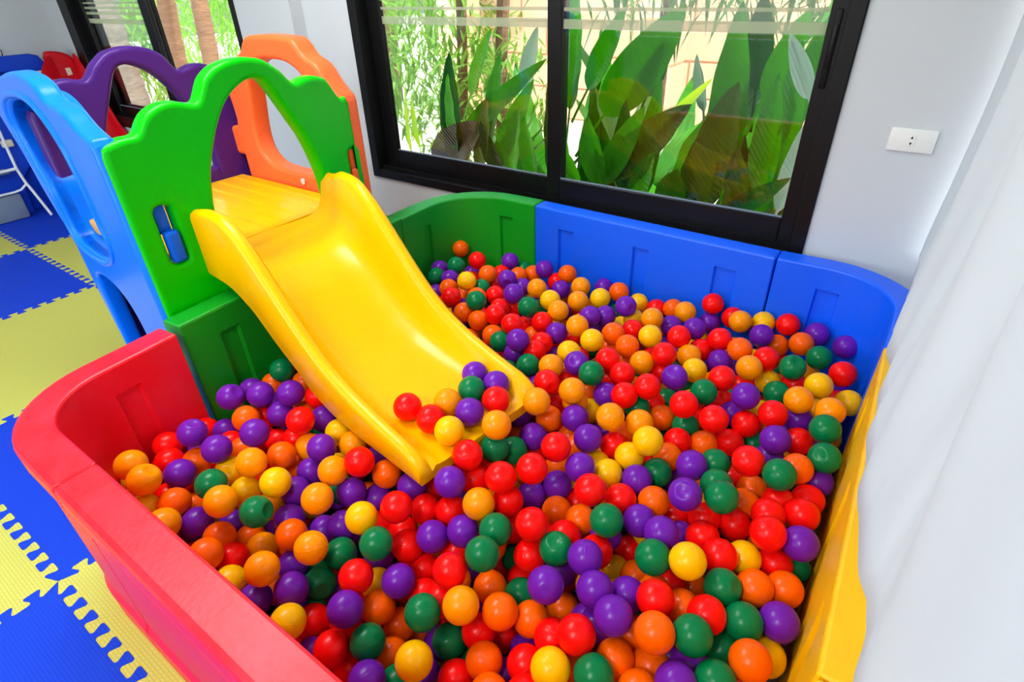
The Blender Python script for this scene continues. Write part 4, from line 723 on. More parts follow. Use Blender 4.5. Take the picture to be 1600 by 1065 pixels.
for i in range(5):
    for j in range(3):
        if i == 4 and j > 1: continue
        ring = seg_x(i, j)[:-1] + seg_y(i + 1, j)[:-1] + seg_x(i, j + 1)[::-1][:-1] + seg_y(i, j)[::-1][:-1]
        if i == 0: ring = seg_x(i, j)[:-1] + seg_y(i + 1, j)[:-1] + seg_x(i, j + 1)[::-1]
        c_ = Vector(((TX[i] + TX[i + 1]) / 2, (TY[j] + TY[j + 1]) / 2))
        bm = bmesh.new()
        ring = [c_ + (p - c_) * 0.9993 for p in ring]
        top = [bm.verts.new((p.x, p.y, 0.0)) for p in ring]; bot = [bm.verts.new((p.x, p.y, -0.013)) for p in ring]
        for tri in tessellate_polygon([[Vector((p.x, p.y, 0)) for p in ring]]):
            bm.faces.new([top[q] for q in tri]); bm.faces.new([bot[q] for q in tri[::-1]])
        for k in range(len(ring)):
            bm.faces.new((top[k], bot[k], bot[(k + 1) % len(ring)], top[(k + 1) % len(ring)]))
        bm_obj('foam_tile', bm, M['foam_blue' if (i + j) % 2 == 0 else 'foam_yellow'], floor, smooth=False)

# ------------------------------------------------------------------ the ball pit
H = 0.62; TH = 0.088
def arc_path(pts, radius_at, r, n=10):
    """polyline with one rounded corner"""
    A, B, C_ = (Vector(p) for p in pts)
    d1 = (A - B).normalized(); d2 = (C_ - B).normalized(); ang = d1.angle(d2); t = r / math.tan(ang / 2)
    P1 = B + d1 * t; P2 = B + d2 * t; cen = B + (d1 + d2).normalized() * (r / math.sin(ang / 2))
    out = [A + (P1 - A) * (k / 5) for k in range(6)]
    a0 = (P1 - cen); a1 = (P2 - cen); tot = a0.angle(a1); sg = 1 if a0.x * a1.y - a0.y * a1.x > 0 else -1
    for k in range(1, n):
        th = tot * k / n * sg; out.append(cen + Vector((a0.x * math.cos(th) - a0.y * math.sin(th), a0.x * math.sin(th) + a0.y * math.cos(th))))
    out += [P2 + (C_ - P2) * (k / 5) for k in range(6)]
    return out

def pit_panel(name, path, mat, slots, parent, label, dz=0.0):
    """path: inner face in plan, pit interior on its left-hand side walking along; slots: (s0, s1) recesses in the inner face"""
    path = [Vector(p) for p in path]
    S = [0.0]
    for k in range(1, len(path)): S.append(S[-1] + (path[k] - path[k - 1]).length)
    tot = S[-1]; e = 0.006
    st = set(S) | {0.004, tot - 0.004} | {tot * k / 14 for k in range(15)}
    for a, b in slots: st |= {a, a + e, b - e, b}
    st = sorted(st); st = [s for i, s in enumerate(st) if i == 0 or s - st[i - 1] > 0.0012 or any(abs(s - q) < 1e-9 for sl in slots for q in (sl[0], sl[0] + e, sl[1] - e, sl[1]))]
    def at(s):
        k = max(i for i in range(len(S)) if S[i] <= s + 1e-9); k = min(k, len(S) - 2)
        p = path[k].lerp(path[k + 1], (s - S[k]) / (S[k + 1] - S[k]))
        t0 = (path[k + 1] - path[k]).normalized()
        tp = (path[k] - path[k - 1]).normalized() if k > 0 else t0
        tn = (path[k + 2] - path[k + 1]).normalized() if k + 2 < len(path) else t0
        w = (s - S[k]) / (S[k + 1] - S[k]); t = ((tp + t0) * (1 - w) + (t0 + tn) * w).normalized()
        return p, Vector((t.y, -t.x))
    zs_in = [0.0, 0.09, 0.096, 0.532, 0.538, 0.585, H - 0.007, H - 0.002, H]
    prof_out = [(0.022, H), (TH - 0.014, H), (TH - 0.004, H - 0.004), (TH, H - 0.014), (TH, H - 0.060), (TH - 0.006, H - 0.070), (TH - 0.022, H - 0.076), (TH - 0.024, H - 0.16),
                (TH - 0.012, H - 0.175), (TH - 0.010, 0.12), (TH, 0.10), (TH, 0.0)]
    verts = []; rows = []
    for s in st:
        p, nrm = at(s); ein = 0.004 if (s < 0.003 or s > tot - 0.003) else 0.0
        dep = 0.0
        for a, b in slots:
            if a + e * 0.5 < s < b - e * 0.5: dep = 0.013
        row = []
        for z in zs_in:
            o = dep if 0.093 < z < 0.535 else 0.0
            o += {H - 0.007: 0.0, H - 0.002: 0.002, H: 0.007}.get(z, 0.0) + ein
            q = p + nrm * o; row.append((q.x, q.y, z - (ein if z == H else 0) + dz))
        for o, z in prof_out:
            q = p + nrm * (o - ein); row.append((q.x, q.y, z - (ein if z == H else 0) + dz))
        rows.append(row)
    nv = len(rows[0]); faces = []
    for row in rows: verts += row
    for i in range(len(rows) - 1):
        for k in range(nv):
            faces.append((i * nv + k, i * nv + (k + 1) % nv, (i + 1) * nv + (k + 1) % nv, (i + 1) * nv + k))
    faces.append(tuple(range(nv))[::-1]); faces.append(tuple((len(rows) - 1) * nv + k for k in range(nv)))
    m = mesh_from(name, verts, faces, True, 13)
    o = link(name, m, mat, parent); o['label'] = label
    return o

pit = tag(empty('ball_pit', (-0.84, 1.1, 0)), 'square ball pit of red, green, blue and yellow plastic wall panels', 'ball pit')
# walking the inner faces clockwise seen from above is (front, left, back, right); outward normal on the right of travel = (t.y, -t.x)
pit_panel('straight_panel', [(-1.252, 0.192), (-0.245, 0.192)], M['pit_red'], [(0.13, 0.20), (0.47, 0.54), (0.81, 0.88)], pit, 'long red front panel')
pit_panel('corner_panel', arc_path([(-1.628, 0.566), (-1.592, 0.192), (-1.256, 0.192)], None, 0.17), M['pit_red'], [(0.14, 0.21)], pit, 'curved red corner panel')
pit_panel('straight_panel', [(-1.722, 1.585), (-1.652, 0.588)], M['pit_green'], [(0.14, 0.21), (0.47, 0.54), (0.82, 0.89)], pit, 'long green panel beneath the slide', 0.006)
pit_panel('corner_panel', arc_path([(-1.335, 2.020), (-1.735, 2.010), (-1.726, 1.590)], None, 0.24), M['pit_green'], [(0.12, 0.19), (0.54, 0.61)], pit, 'curved green corner panel')
pit_panel('straight_panel', [(-0.318, 1.994), (-1.330, 2.014)], M['pit_blue'], [(0.121, 0.202), (0.464, 0.534), (0.815, 0.889)], pit, 'long blue back panel under the window')
pit_panel('corner_panel', arc_path([(0.061, 1.580), (0.063, 2.010), (-0.312, 1.996)], None, 0.21), M['pit_blue'], [(0.49, 0.565)], pit, 'curved blue corner panel')
pit_panel('straight_panel', [(0.091, 0.585), (0.061, 1.574)], M['pit_yellow'], [(0.13, 0.20), (0.46, 0.53), (0.80, 0.87)], pit, 'long yellow panel beside the curtain')
pit_panel('corner_panel', arc_path([(-0.240, 0.192), (0.100, 0.192), (0.092, 0.580)], None, 0.17), M['pit_yellow'], [], pit, 'curved yellow corner panel')

# ------------------------------------------------------------------ the slide tower
tower = tag(empty('slide_tower', (-2.15, 1.03, 0)), 'plastic climbing tower with yellow slide and green, blue, purple and orange panels', 'slide')
def place_panel(name, mesh, mat, M4, parent, label=None):
    mesh.transform(M4)
    o = link(name, mesh, mat, parent)
    if label: o['label'] = label
    return o
def rrect(x0, x1, y0, y1, r, n=5):
    out = []
    for cx_, cy_, a0 in ((x1 - r, y0 + r, -90), (x1 - r, y1 - r, 0), (x0 + r, y1 - r, 90), (x0 + r, y0 + r, 180)):
        for k in range(n + 1):
            a = math.radians(a0 + 90 * k / n); out.append((cx_ + r * math.cos(a), cy_ + r * math.sin(a)))
    return out

G_OUT = [(.61, .0), (.61, 1.09), (.614, 1.112), (.63, 1.124), (.673, 1.132), (.711, 1.134), (.735, 1.162), (.760, 1.184), (.80, 1.199), (.84, 1.199), (.887, 1.186), (.905, 1.190), (.918, 1.207),
         (.941, 1.242), (.97, 1.264), (.996, 1.275), (1.035, 1.284), (1.075, 1.286), (1.11, 1.282), (1.145, 1.273), (1.175, 1.254), (1.202, 1.232), (1.22, 1.210), (1.238, 1.195), (1.255, 1.195),
         (1.285, 1.203), (1.32, 1.204), (1.35, 1.197), (1.37, 1.187), (1.39, 1.157), (1.405, 1.132), (1.42, 1.119), (1.44, 1.121), (1.45, 1.10), (1.45, .0)]
G_HOLE = [(.857, .80), (.859, .885), (.868, .93), (.880, .981), (.905, 1.042), (.940, 1.107), (.980, 1.162), (1.024, 1.200), (1.083, 1.224), (1.130, 1.210), (1.170, 1.144), (1.204, 1.078), (1.237, 1.009),
          (1.265, .913), (1.276, .841), (1.278, .775), (1.264, .738), (1.235, .718), (1.18, .706), (1.10, .684), (.95, .680), (.88, .70), (.860, .745)]
GX = -1.79
slot_near = rrect(.680, .732, .757, .937, .022); slot_far = rrect(1.408, 1.438, .79, .937, .013)
gm = panel_mesh('front_panel', smooth_path(G_OUT), [smooth_path(G_HOLE), slot_near, slot_far], 0.062, 0.016)
fp = place_panel('front_panel', gm, M['tower_green'], frame_matrix((GX, 0, 0), (0, 1, 0), (0, 0, 1)), tower, 'green cloud-topped panel with arched opening onto the slide')
bm = bmesh.new(); box(bm, GX + 0.004, GX + 0.036, .684, .730, .760, .862, 0.014, 4)
o = bm_obj('latch', bm, M['latch_blue'], fp); o['label'] = 'blue locking tab in the green panel'
bm = bmesh.new(); box(bm, GX - 0.02, GX + 0.008, .684, .722, .85, .935, 0.006, 2); bm_obj('latch_tongue', bm, M['latch_blue'], fp)
bm = bmesh.new(); box(bm, GX + 0.004, GX + 0.034, 1.410, 1.437, .793, .868, 0.009, 4)
o = bm_obj('latch', bm, M['tower_orange'], fp); o['label'] = 'orange locking tab in the green panel'
bm = bmesh.new(); box(bm, GX - 0.02, GX + 0.008, 1.411, 1.432, .86, .935, 0.005, 2); bm_obj('latch_tongue', bm, M['tower_orange'], fp)

MIR = 2.165
p_out = [(MIR - y, z + 0.004) for y, z in G_OUT][::-1]
p_hole = [(MIR - y, z + 0.006) for y, z in G_HOLE][::-1]
pm = panel_mesh('back_panel', smooth_path(p_out), [smooth_path([(y, max(z, .80)) for y, z in p_hole])], 0.062, 0.016)
bp_panel = place_panel('back_panel', pm, M['tower_purple'], frame_matrix((-2.565, 0, 0), (0, 1, 0), (0, 0, 1)), tower, 'purple cloud-topped back panel with arched opening')

OC = -2.13
half = [(.0, 1.310), (.08, 1.308), (.135, 1.303), (.165, 1.284), (.19, 1.255), (.215, 1.240), (.25, 1.226), (.275, 1.205), (.30, 1.172), (.33, 1.142), (.355, 1.120), (.362, 1.10), (.362, 0.0)]
o_out = [(OC + dx, z) for dx, z in half] + [(OC - dx, z) for dx, z in half[::-1][:1]] + [(OC - .362, .826), (OC - .50, .826), (OC - .50, .952), (OC - .362, .952)] + [(OC - dx, z) for dx, z in half[::-1][1:-1]]
hh = [(.0, 1.228), (.08, 1.222), (.15, 1.190), (.19, 1.135), (.215, 1.03), (.232, .93), (.222, .86), (.17, .815), (.1, .803)]
o_hole = [(OC + dx, z) for dx, z in hh] + [(OC, .80)] + [(OC - dx, z) for dx, z in hh[::-1][:-1]]
om = panel_mesh('side_panel', smooth_path(o_out), [smooth_path(o_hole)], 0.085, 0.016)
op = place_panel('side_panel', om, M['tower_orange'], frame_matrix((0, 1.457, 0), (1, 0, 0), (0, 0, 1)), tower, 'orange arched side panel by the wall')
bm = bmesh.new(); bmesh.ops.create_cone(bm, cap_ends=True, segments=20, radius1=0.013, radius2=0.010, depth=0.008)
for v in bm.verts: v.co = Vector((-2.088 + v.co.x, 1.410 + v.co.z, .772 + v.co.y))
sc_ = bm_obj('screw', bm, M['screw'], op)

b_out = [(.012, .0), (.30, .0), (.320, .41), (.335, .475), (.370, .535), (.44, .572), (.53, .582), (.63, .572), (.69, .54), (.712, .46), (.705, .0), (.745, .0), (.755, .25), (.80, .50), (.802, .60),
         (.815, .69), (.87, .76), (.925, .85), (.975, .97), (1.045, 1.06), (1.07, 1.12), (1.03, 1.18), (.95, 1.215), (.85, 1.232), (.755, 1.246), (.68, 1.258), (.61, 1.266), (.52, 1.271), (.416, 1.264), (.361, 1.247), (.325, 1.220),
         (.29, 1.208), (.239, 1.205), (.177, 1.194), (.117, 1.165), (.06, 1.148), (.025, 1.138), (.012, 1.12)]
b_hole = [(.299, .796), (.310, .857), (.313, .95), (.338, 1.061), (.394, 1.128), (.48, 1.172), (.57, 1.185), (.67, 1.180), (.77, 1.165), (.85, 1.125), (.875, 1.06), (.83, .955), (.765, .87), (.755, .79), (.74, .72), (.70, .685), (.62, .676), (.53, .680), (.44, .694), (.345, .735)]
UB = Vector((-0.79, 0.08, 0)).normalized()
blm = panel_mesh('side_panel', smooth_path(b_out), [smooth_path(b_hole)], 0.062, 0.016)
Mb = frame_matrix((-1.757, 0.628, 0), UB, (0, 0, 1))
blp = place_panel('side_panel', blm, M['tower_blue'], Mb, tower, 'bright blue arched side panel with window and crawl hole')
def ring_tube(name, ring, r, mat, Mx, parent, off):
    bm = bmesh.new(); n = len(ring); k_ = 8; rings = []
    c_ = Vector((sum(p[0] for p in ring) / n, sum(p[1] for p in ring) / n))
    for i in range(n):
        p = Vector(ring[i]); t = (Vector(ring[(i + 1) % n]) - Vector(ring[i - 1])).normalized(); nn = Vector((t.y, -t.x))
        rings.append([bm.verts.new((Mx @ Vector((p.x + nn.x * r * math.cos(a), p.y + nn.y * r * math.cos(a), off + r * math.sin(a)))).to_tuple()) for a in [2 * math.pi * q / k_ for q in range(k_)]])
    for i in range(n):
        for q in range(k_):
            bm.faces.new((rings[i][q], rings[i][(q + 1) % k_], rings[(i + 1) % n][(q + 1) % k_], rings[(i + 1) % n][q]))
    return bm_obj(name, bm, mat, parent, sharp=80)
sgn = 1 if (Mb.to_3x3() @ Vector((0, 0, 1))).y < 0 else -1
cxh = (sum(p[0] for p in b_hole) / len(b_hole), sum(p[1] for p in b_hole) / len(b_hole))
rim = [(cxh[0] + (s - cxh[0]) * 1.10, cxh[1] + (z - cxh[1]) * 1.07) for s, z in smooth_path(b_hole)]
ring_tube('opening_rim', rim, 0.013, M['tower_blue'], Mb, blp, sgn * 0.027)

def sleeve(name, ring, th, z0, z1, mat, Mx, parent):
    bm = bmesh.new(); n = len(ring); R_ = []
    for i in range(n):
        p_ = Vector(ring[i]); t = (Vector(ring[(i + 1) % n]) - Vector(ring[i - 1])).normalized(); nn = Vector((-t.y, t.x))
        R_.append([bm.verts.new((Mx @ Vector((p_.x + nn.x * o_, p_.y + nn.y * o_, z_))).to_tuple()) for o_, z_ in ((0, z0), (th, z0), (th, z1), (0, z1))])
    for i in range(n):
        for q in range(4): bm.faces.new((R_[i][q], R_[i][(q + 1) % 4], R_[(i + 1) % n][(q + 1) % 4], R_[(i + 1) % n][q]))
    return bm_obj(name, bm, mat, parent, sharp=40)
sleeve('opening_sleeve', smooth_path(b_hole), 0.014, sgn * 0.020, -sgn * 0.085, M['tower_blue'], Mb, blp)

bm = bmesh.new(); box(bm, -2.53, -1.815, 0.735, 1.405, .69, .742, 0.008, 2)
deck = bm_obj('deck', bm, M['slide_yellow'], tower); deck['label'] = 'yellow standing deck'
bm = bmesh.new()
for k in range(9):
    y = 0.75 + k * 0.073; box(bm, -2.50, -1.84, y, y + 0.018, .7415, .7428, 0.0005, 1)
bm_obj('deck_ribs', bm, M['slide_yellow'], deck)

# chute
def interp(x, xs, ys): return float(np.interp(x, xs, ys))
rs = [0, .06, .13, .2, .27, .33, .4, .47, .54, .62, .72, .82, .92, 1.0, 1.05]
rz = [.885, .910, .918, .909, .868, .815, .748, .682, .622, .570, .532, .507, .487, .475, .47]
bs_ = [-.06, -.02, .05, .12, .18, .27, .35, .45, .55, .65, .75, .85, .95, 1.05]
bz_ = [.742, .728, .716, .703, .684, .632, .572, .512, .468, .445, .432, .426, .423, .422]
ss = [-.05, 0, .10, .24, .27, .33, .38, .42, .47, .52, .62, .75, .9, 1.05]
sz = [.70, .735, .728, .705, .655, .585, .53, .525, .47, .43, .40, .392, .396, .398]
def sm1(x, xs, ys):
    return sum(interp(x + d, xs, ys) * w for d, w in ((-.03, .2), (0, .6), (.03, .2)))
u_ = Vector((.989, -.149, 0)).normalized(); v_ = Vector((.149, .989, 0)).normalized()
O_ = Vector((-1.757, 1.042, 0))
verts = []; rows = []
N_ST = 64
for i in range(N_ST + 1):
    s = -0.06 + 1.07 * i / N_ST
    rail = sm1(s, rs, rz); bed = sm1(s, bs_, bz_); sk = min(sm1(s, ss, sz), bed - 0.03)
    hw = interp(s, [0, .03, .12, .25, .5, 1.05], [.258, .256, .240, .228, .222, .212])
    if s > 0.93:
        q = (s - 0.93) / 0.085; rail = bed + (rail - bed) * math.sqrt(max(0.0, 1 - q * q)) if q < 1 else bed + 0.004
        rail = max(rail, bed + 0.012)
    h = rail - bed
    half_ = [(hw - 0.012, sk), (hw + 0.008, sk), (hw + 0.014, sk + 0.012), (hw + 0.014, rail - 0.024), (hw + 0.009, rail - 0.008), (hw - 0.004, rail), (hw - 0.018, rail - 0.004), (hw - 0.030, rail - 0.022),
             (hw - 0.042, bed + h * 0.48), (hw - 0.056, bed + h * 0.24), (hw - 0.078, bed + h * 0.09), (hw - 0.11, bed + 0.004), (hw * 0.3, bed)]
    prof = [(w, z) for w, z in half_] + [(-w, z) for w, z in half_[::-1]] + [(-hw + 0.03, bed - 0.028), (0, bed - 0.03), (hw - 0.03, bed - 0.028)]
    row = []
    for w, z in prof:
        p = O_ + u_ * s + v_ * w; row.append((p.x, p.y, z))
    rows.append(row)
nv = len(rows[0]); faces = []
for r_ in rows: verts += r_
for i in range(len(rows) - 1):
    for k in range(nv):
        faces.append((i * nv + k, i * nv + (k + 1) % nv, (i + 1) * nv + (k + 1) % nv, (i + 1) * nv + k))
faces.append(tuple(range(nv))[::-1]); faces.append(tuple((len(rows) - 1) * nv + k for k in range(nv)))
o = link('chute', mesh_from('chute', verts, faces, True, 50), M['slide_yellow'], tower); o['label'] = 'glossy yellow slide chute running into the balls'
# ------------------------------------------------------------------ curtain
ny, nz = 260, 110
verts = []; faces = []
random.seed(3)
ph = [random.uniform(0, 6.28) for _ in range(6)]
for i in range(ny + 1):
    y = 2.085 - 2.75 * i / ny
    for k in range(nz + 1):
        t = k / nz
        z = 2.64 - t * 2.01 if t < 0.9 else 0.831 - (t - 0.9) / 0.1 * 0.79
        fold = 0.5 + 0.5 * math.sin(y * 13.0 + ph[0] + 0.8 * math.sin(y * 3.1 + ph[1]) + 0.22 * math.sin(z * 1.6 + y))
        fine = 0.5 + 0.5 * math.sin(y * 37 + ph[2] + 0.5 * math.sin(z * 1.3))
        amp = 0.042 + 0.012 * max(0, min(1, (1.9 - z) / 1.2))
        x = 0.086 + amp * (1 - fold) + 0.009 * fine + 0.015 * max(0.0, z - 1.2) * (0.5 + 0.5 * math.sin(y * 3 + 1))
        x += 0.006 * math.sin(z * 4 + y * 5) * max(0, min(1, (2.2 - z)))
        e_ = max(0.0, min(1.0, (1.30 - z) / 0.60)); e_ = e_ * e_ * (3 - 2 * e_)
        xr = interp(y, [-.7, .40, .576, .633, .69, .72, .81, .93, 1.09, 1.23, 1.37, 1.44, 1.55, 1.60, 1.69, 1.9, 2.1], [.135, .130, .122, .119, .118, .107, .087, .075, .068, .069, .073, .060, .062, .078, .074, .076, .080])
        near = max(0.0, min(1.0, (0.66 - y) / 0.22))
        x = x * (1 - e_) + (xr + 0.006 * fine + 0.055 * near * (1 - fold)) * e_
        # spread over the pit rim and fall behind it
        b_ = max(0.0, min(1.0, (0.645 - z) / 0.03)); b_ = b_ * b_ * (3 - 2 * b_)
        x = x * (1 - b_) + (0.215 + 0.03 * fold) * b_
        
        verts.append((x, y, z))
for i in range(ny):
    for k in range(nz):
        a = i * (nz + 1) + k; faces.append((a, a + 1, a + nz + 2, a + nz + 1))
cm = mesh_from('curtain', verts, faces, True)
cur = tag(link('curtain', cm, M['cloth']), 'white translucent curtain hanging in folds over the yellow panel', 'curtain')

# ------------------------------------------------------------------ wall socket
so = tag(empty('wall_socket', (-0.045, Y_B, 1.02)), 'white wall socket plate beside the large window', 'socket')
bm = bmesh.new(); box(bm, -0.104, 0.017, Y_B - 0.009, Y_B, 0.986, 1.053, 0.003, 2); bm_obj('plate', bm, M['socket_white'], so)
bm = bmesh.new(); box(bm, -0.056, -0.034, Y_B - 0.0105, Y_B - 0.008, 1.003, 1.037, 0.001, 1); bm_obj('insert', bm, M['socket_white'], so)
for zc, sg in ((1.0285, 1), (1.0115, -1)):
    bm = bmesh.new()
    tri = [(-0.045 - 0.0036, zc - 0.003 * sg), (-0.045 + 0.0036, zc - 0.003 * sg), (-0.045, zc + 0.005 * sg)]
    f_ = [bm.verts.new((x, Y_B - 0.0112, z)) for x, z in tri]; g_ = [bm.verts.new((x, Y_B - 0.009, z)) for x, z in tri]
    bm.faces.new(f_); bm.faces.new(g_[::-1])
    for k in range(3): bm.faces.new((f_[k], f_[(k + 1) % 3], g_[(k + 1) % 3], g_[k]))
    bm_obj('pin_hole', bm, M['black_plastic'], so, smooth=False)

# ------------------------------------------------------------------ far left: second toy slide, wire chair, cable
toy = tag(empty('toy_climber', (-5.5, 1.6, 0)), 'dark blue plastic climber with red slide in the far corner', 'climber')
to = panel_mesh('side_panel', smooth_path([(1.02, 0), (1.02, .95), (1.05, 1.05), (1.10, 1.085), (1.75, 1.085), (1.80, 1.07), (1.825, 1.02), (1.825, 0), (1.72, 0), (1.70, .25), (1.62, .33), (1.44, .33), (1.36, .25), (1.34, 0)]),
                [smooth_path(rrect(1.42, 1.70, .80, .98, .05)), smooth_path(rrect(1.14, 1.34, .55, .98, .05))], 0.07, 0.016)
place_panel('side_panel', to, M['toy_blue'], frame_matrix((-5.65, 0, 0), (0, 1, 0), (0, 0, 1)), toy)
bm = bmesh.new(); box(bm, -5.86, -5.69, 1.05, 1.80, .0, 1.04, 0.015, 2); bm_obj('back_board', bm, M['toy_blue'], toy)
bm = bmesh.new(); box(bm, -5.625, -5.585, 1.33, 1.40, .50, .55, 0.006, 2); bm_obj('clip', bm, M['cream_plastic'], toy)
bm = bmesh.new(); box(bm, -5.63, -5.60, 1.715, 1.79, .90, .97, 0.006, 2); bm_obj('clip', bm, M['cream_plastic'], toy)
# red slide running along the back wall
verts = []; faces = []
prof = [(1.70, 0.0), (1.70, .15), (1.71, .165), (1.73, .15), (1.74, .03), (1.87, .01), (2.0, .03), (2.01, .15), (2.025, .165), (2.035, .15), (2.035, 0.0), (1.87, -.03)]
for i in range(25):
    s = i / 24; x = -5.585 + 0.95 * s; zb = float(np.interp(s, [0, .06, .35, .75, 1], [.90, .86, .42, .10, .05]))
    for w, h in prof:
        w_ = w if s > .12 or w > 1.8 else w + .14 * (1 - s / .12)
        verts.append((x, w_, zb + h))
nv = len(prof)
for i in range(24):
    for k in range(nv): faces.append((i * nv + k, i * nv + (k + 1) % nv, (i + 1) * nv + (k + 1) % nv, (i + 1) * nv + k))
faces.append(tuple(range(nv))[::-1]); faces.append(tuple(24 * nv + k for k in range(nv)))
link('chute', mesh_from('chute', verts, faces, True, 40), M['toy_red'], toy)
rp_ = panel_mesh('end_panel', smooth_path([(1.835, .30), (1.835, 1.05), (1.85, 1.085), (1.90, 1.088), (1.97, 1.07), (2.015, 1.03), (2.03, .96), (2.03, .30)]), [], 0.08, 0.02)
place_panel('end_panel', rp_, M['toy_red'], frame_matrix((-5.63, 0, 0), (0, 1, 0), (0, 0, 1)), toy)
bm = bmesh.new(); box(bm, -5.592, -5.582, 1.93, 1.965, .86, .97, 0.003, 2); bm_obj('cream_strip', bm, M['cream_plastic'], toy)

ch = tag(empty('wire_chair', (-5.45, 1.05, 0)), 'white tube-framed chair with grey seat at the left edge', 'chair')
bm = bmesh.new(); tube(bm, [(-5.385, 1.370, .012), (-5.47, 1.345, .20), (-5.495, 1.335, .26), (-5.50, 1.323, .37), (-5.50, 1.335, .80)], 0.010, 10); bm_obj('leg', bm, M['white_metal'], ch)
bm = bmesh.new(); tube(bm, [(-5.385, .80, .012), (-5.47, .83, .20), (-5.495, .84, .26), (-5.50, .85, .37), (-5.50, .84, .80)], 0.010, 10); bm_obj('leg', bm, M['white_metal'], ch)
bm = bmesh.new(); tube(bm, [(-5.49, 1.33, .245), (-5.50, 1.29, .214), (-5.50, 1.24, .207), (-5.50, .93, .207), (-5.50, .88, .215), (-5.49, .845, .245)], 0.008, 10); bm_obj('stretcher', bm, M['white_metal'], ch)
bm = bmesh.new(); tube(bm, [(-5.50, 1.323, .365), (-5.50, .85, .352)], 0.011, 10); bm_obj('seat_rail', bm, M['white_metal'], ch)
bm = bmesh.new(); box(bm, -5.80, -5.515, .87, 1.28, .335, .36, 0.01, 2); bm_obj('seat', bm, M['grey_plastic'], ch)
bm = bmesh.new(); box(bm, -5.80, -5.52, .87, 1.28, .0, .19, 0.02, 2); bm_obj('storage_tray', bm, M['grey_plastic'], ch)

bm = bmesh.new(); tube(bm, [(-5.862, 1.60, 1.13), (-5.855, 1.645, 1.132), (-5.855, 1.661, 1.105), (-5.855, 1.655, 1.078), (-5.855, 1.638, 1.058), (-5.862, 1.61, 1.03), (-5.862, 1.60, .80)], 0.0035, 8)
tag(bm_obj('cable', bm, M['black_plastic']), 'thin dark cable looped on the wall at the left edge', 'cable')

# ------------------------------------------------------------------ outside the windows
bm = bmesh.new(); box(bm, -26, 12, 2.27, 40, -0.32, -0.25)
struct(bm_obj('ground', bm, M['paving'], smooth=False), 'pale sunlit ground outside')
bm = bmesh.new(); box(bm, -2.9, 0.6, 2.35, 3.75, -0.25, -0.12, 0.03, 2)
tag(bm_obj('planting_bed', bm, M['soil']), 'soil bed under the broad leaves outside the window', 'soil', kind='structure')

def leaf_mesh(name, L, W, curl, fold, tear=0):
    verts = []; faces = []; n = 22; rnd = random.Random(name)
    for i in range(n + 1):
        t = i / n
        w = W * (math.sin(math.pi * min(1, t * 0.93 + 0.07)) ** 0.75) * (1 - 0.25 * t) if t > 0.12 else 0.010
        y = -curl * t * t * L; z = L * t * (1 - 0.25 * curl * t)
        for s in (-1, -0.5, 0, 0.5, 1):
            e = rnd.uniform(-0.015, 0.015) * W if abs(s) == 1 and t > .15 else 0
            verts.append((s * w + e, y + abs(s) * w * fold + 0.012 * math.sin(t * 26) * abs(s) * (1 if t > .15 else 0), z))
    for i in range(n):
        for k in range(4): faces.append((i * 5 + k, i * 5 + k + 1, (i + 1) * 5 + k + 1, (i + 1) * 5 + k))
    return mesh_from(name, verts, faces, True)
LEAVES = [leaf_mesh('leaf_a', 1.0, .085, .18, .25), leaf_mesh('leaf_b', 1.0, .10, .35, .35), leaf_mesh('leaf_c', 1.0, .07, .06, .5), leaf_mesh('leaf_d', 1.0, .09, .6, .2)]
for m in LEAVES: m.materials.append(M['leaf'])
DLEAF = [m.copy() for m in LEAVES]
for m in DLEAF: m.materials.clear(); m.materials.append(M['leaf_dark'])
def broad_plant(x, y, n, h, lean, seed, label, dark=0.15, spread=0.55):
    rnd = random.Random(seed)
    p = tag(empty('broadleaf_plant', (x, y, -0.13)), label, 'plant', 'broad-leaved plants outside the window')
    for k in range(n):
        me = rnd.choice(DLEAF if rnd.random() < dark else LEAVES)
        o = bpy.data.objects.new('leaf', me); COL.objects.link(o); o.parent = p
        a = math.radians(rnd.uniform(80, 280)); tilt = rnd.uniform(0.05, spread)
        s = h * rnd.uniform(0.7, 1.1)
        o.location = (rnd.uniform(-.10, .10), rnd.uniform(-.08, .08), 0)
        o.rotation_euler = (Matrix.Rotation(lean * rnd.uniform(.3, 1.2), 3, 'Y') @ Matrix.Rotation(a, 3, 'Z') @ Matrix.Rotation(tilt, 3, 'X')).to_euler()
        o.scale = (s * rnd.uniform(.85, 1.25), s, s)
    return p
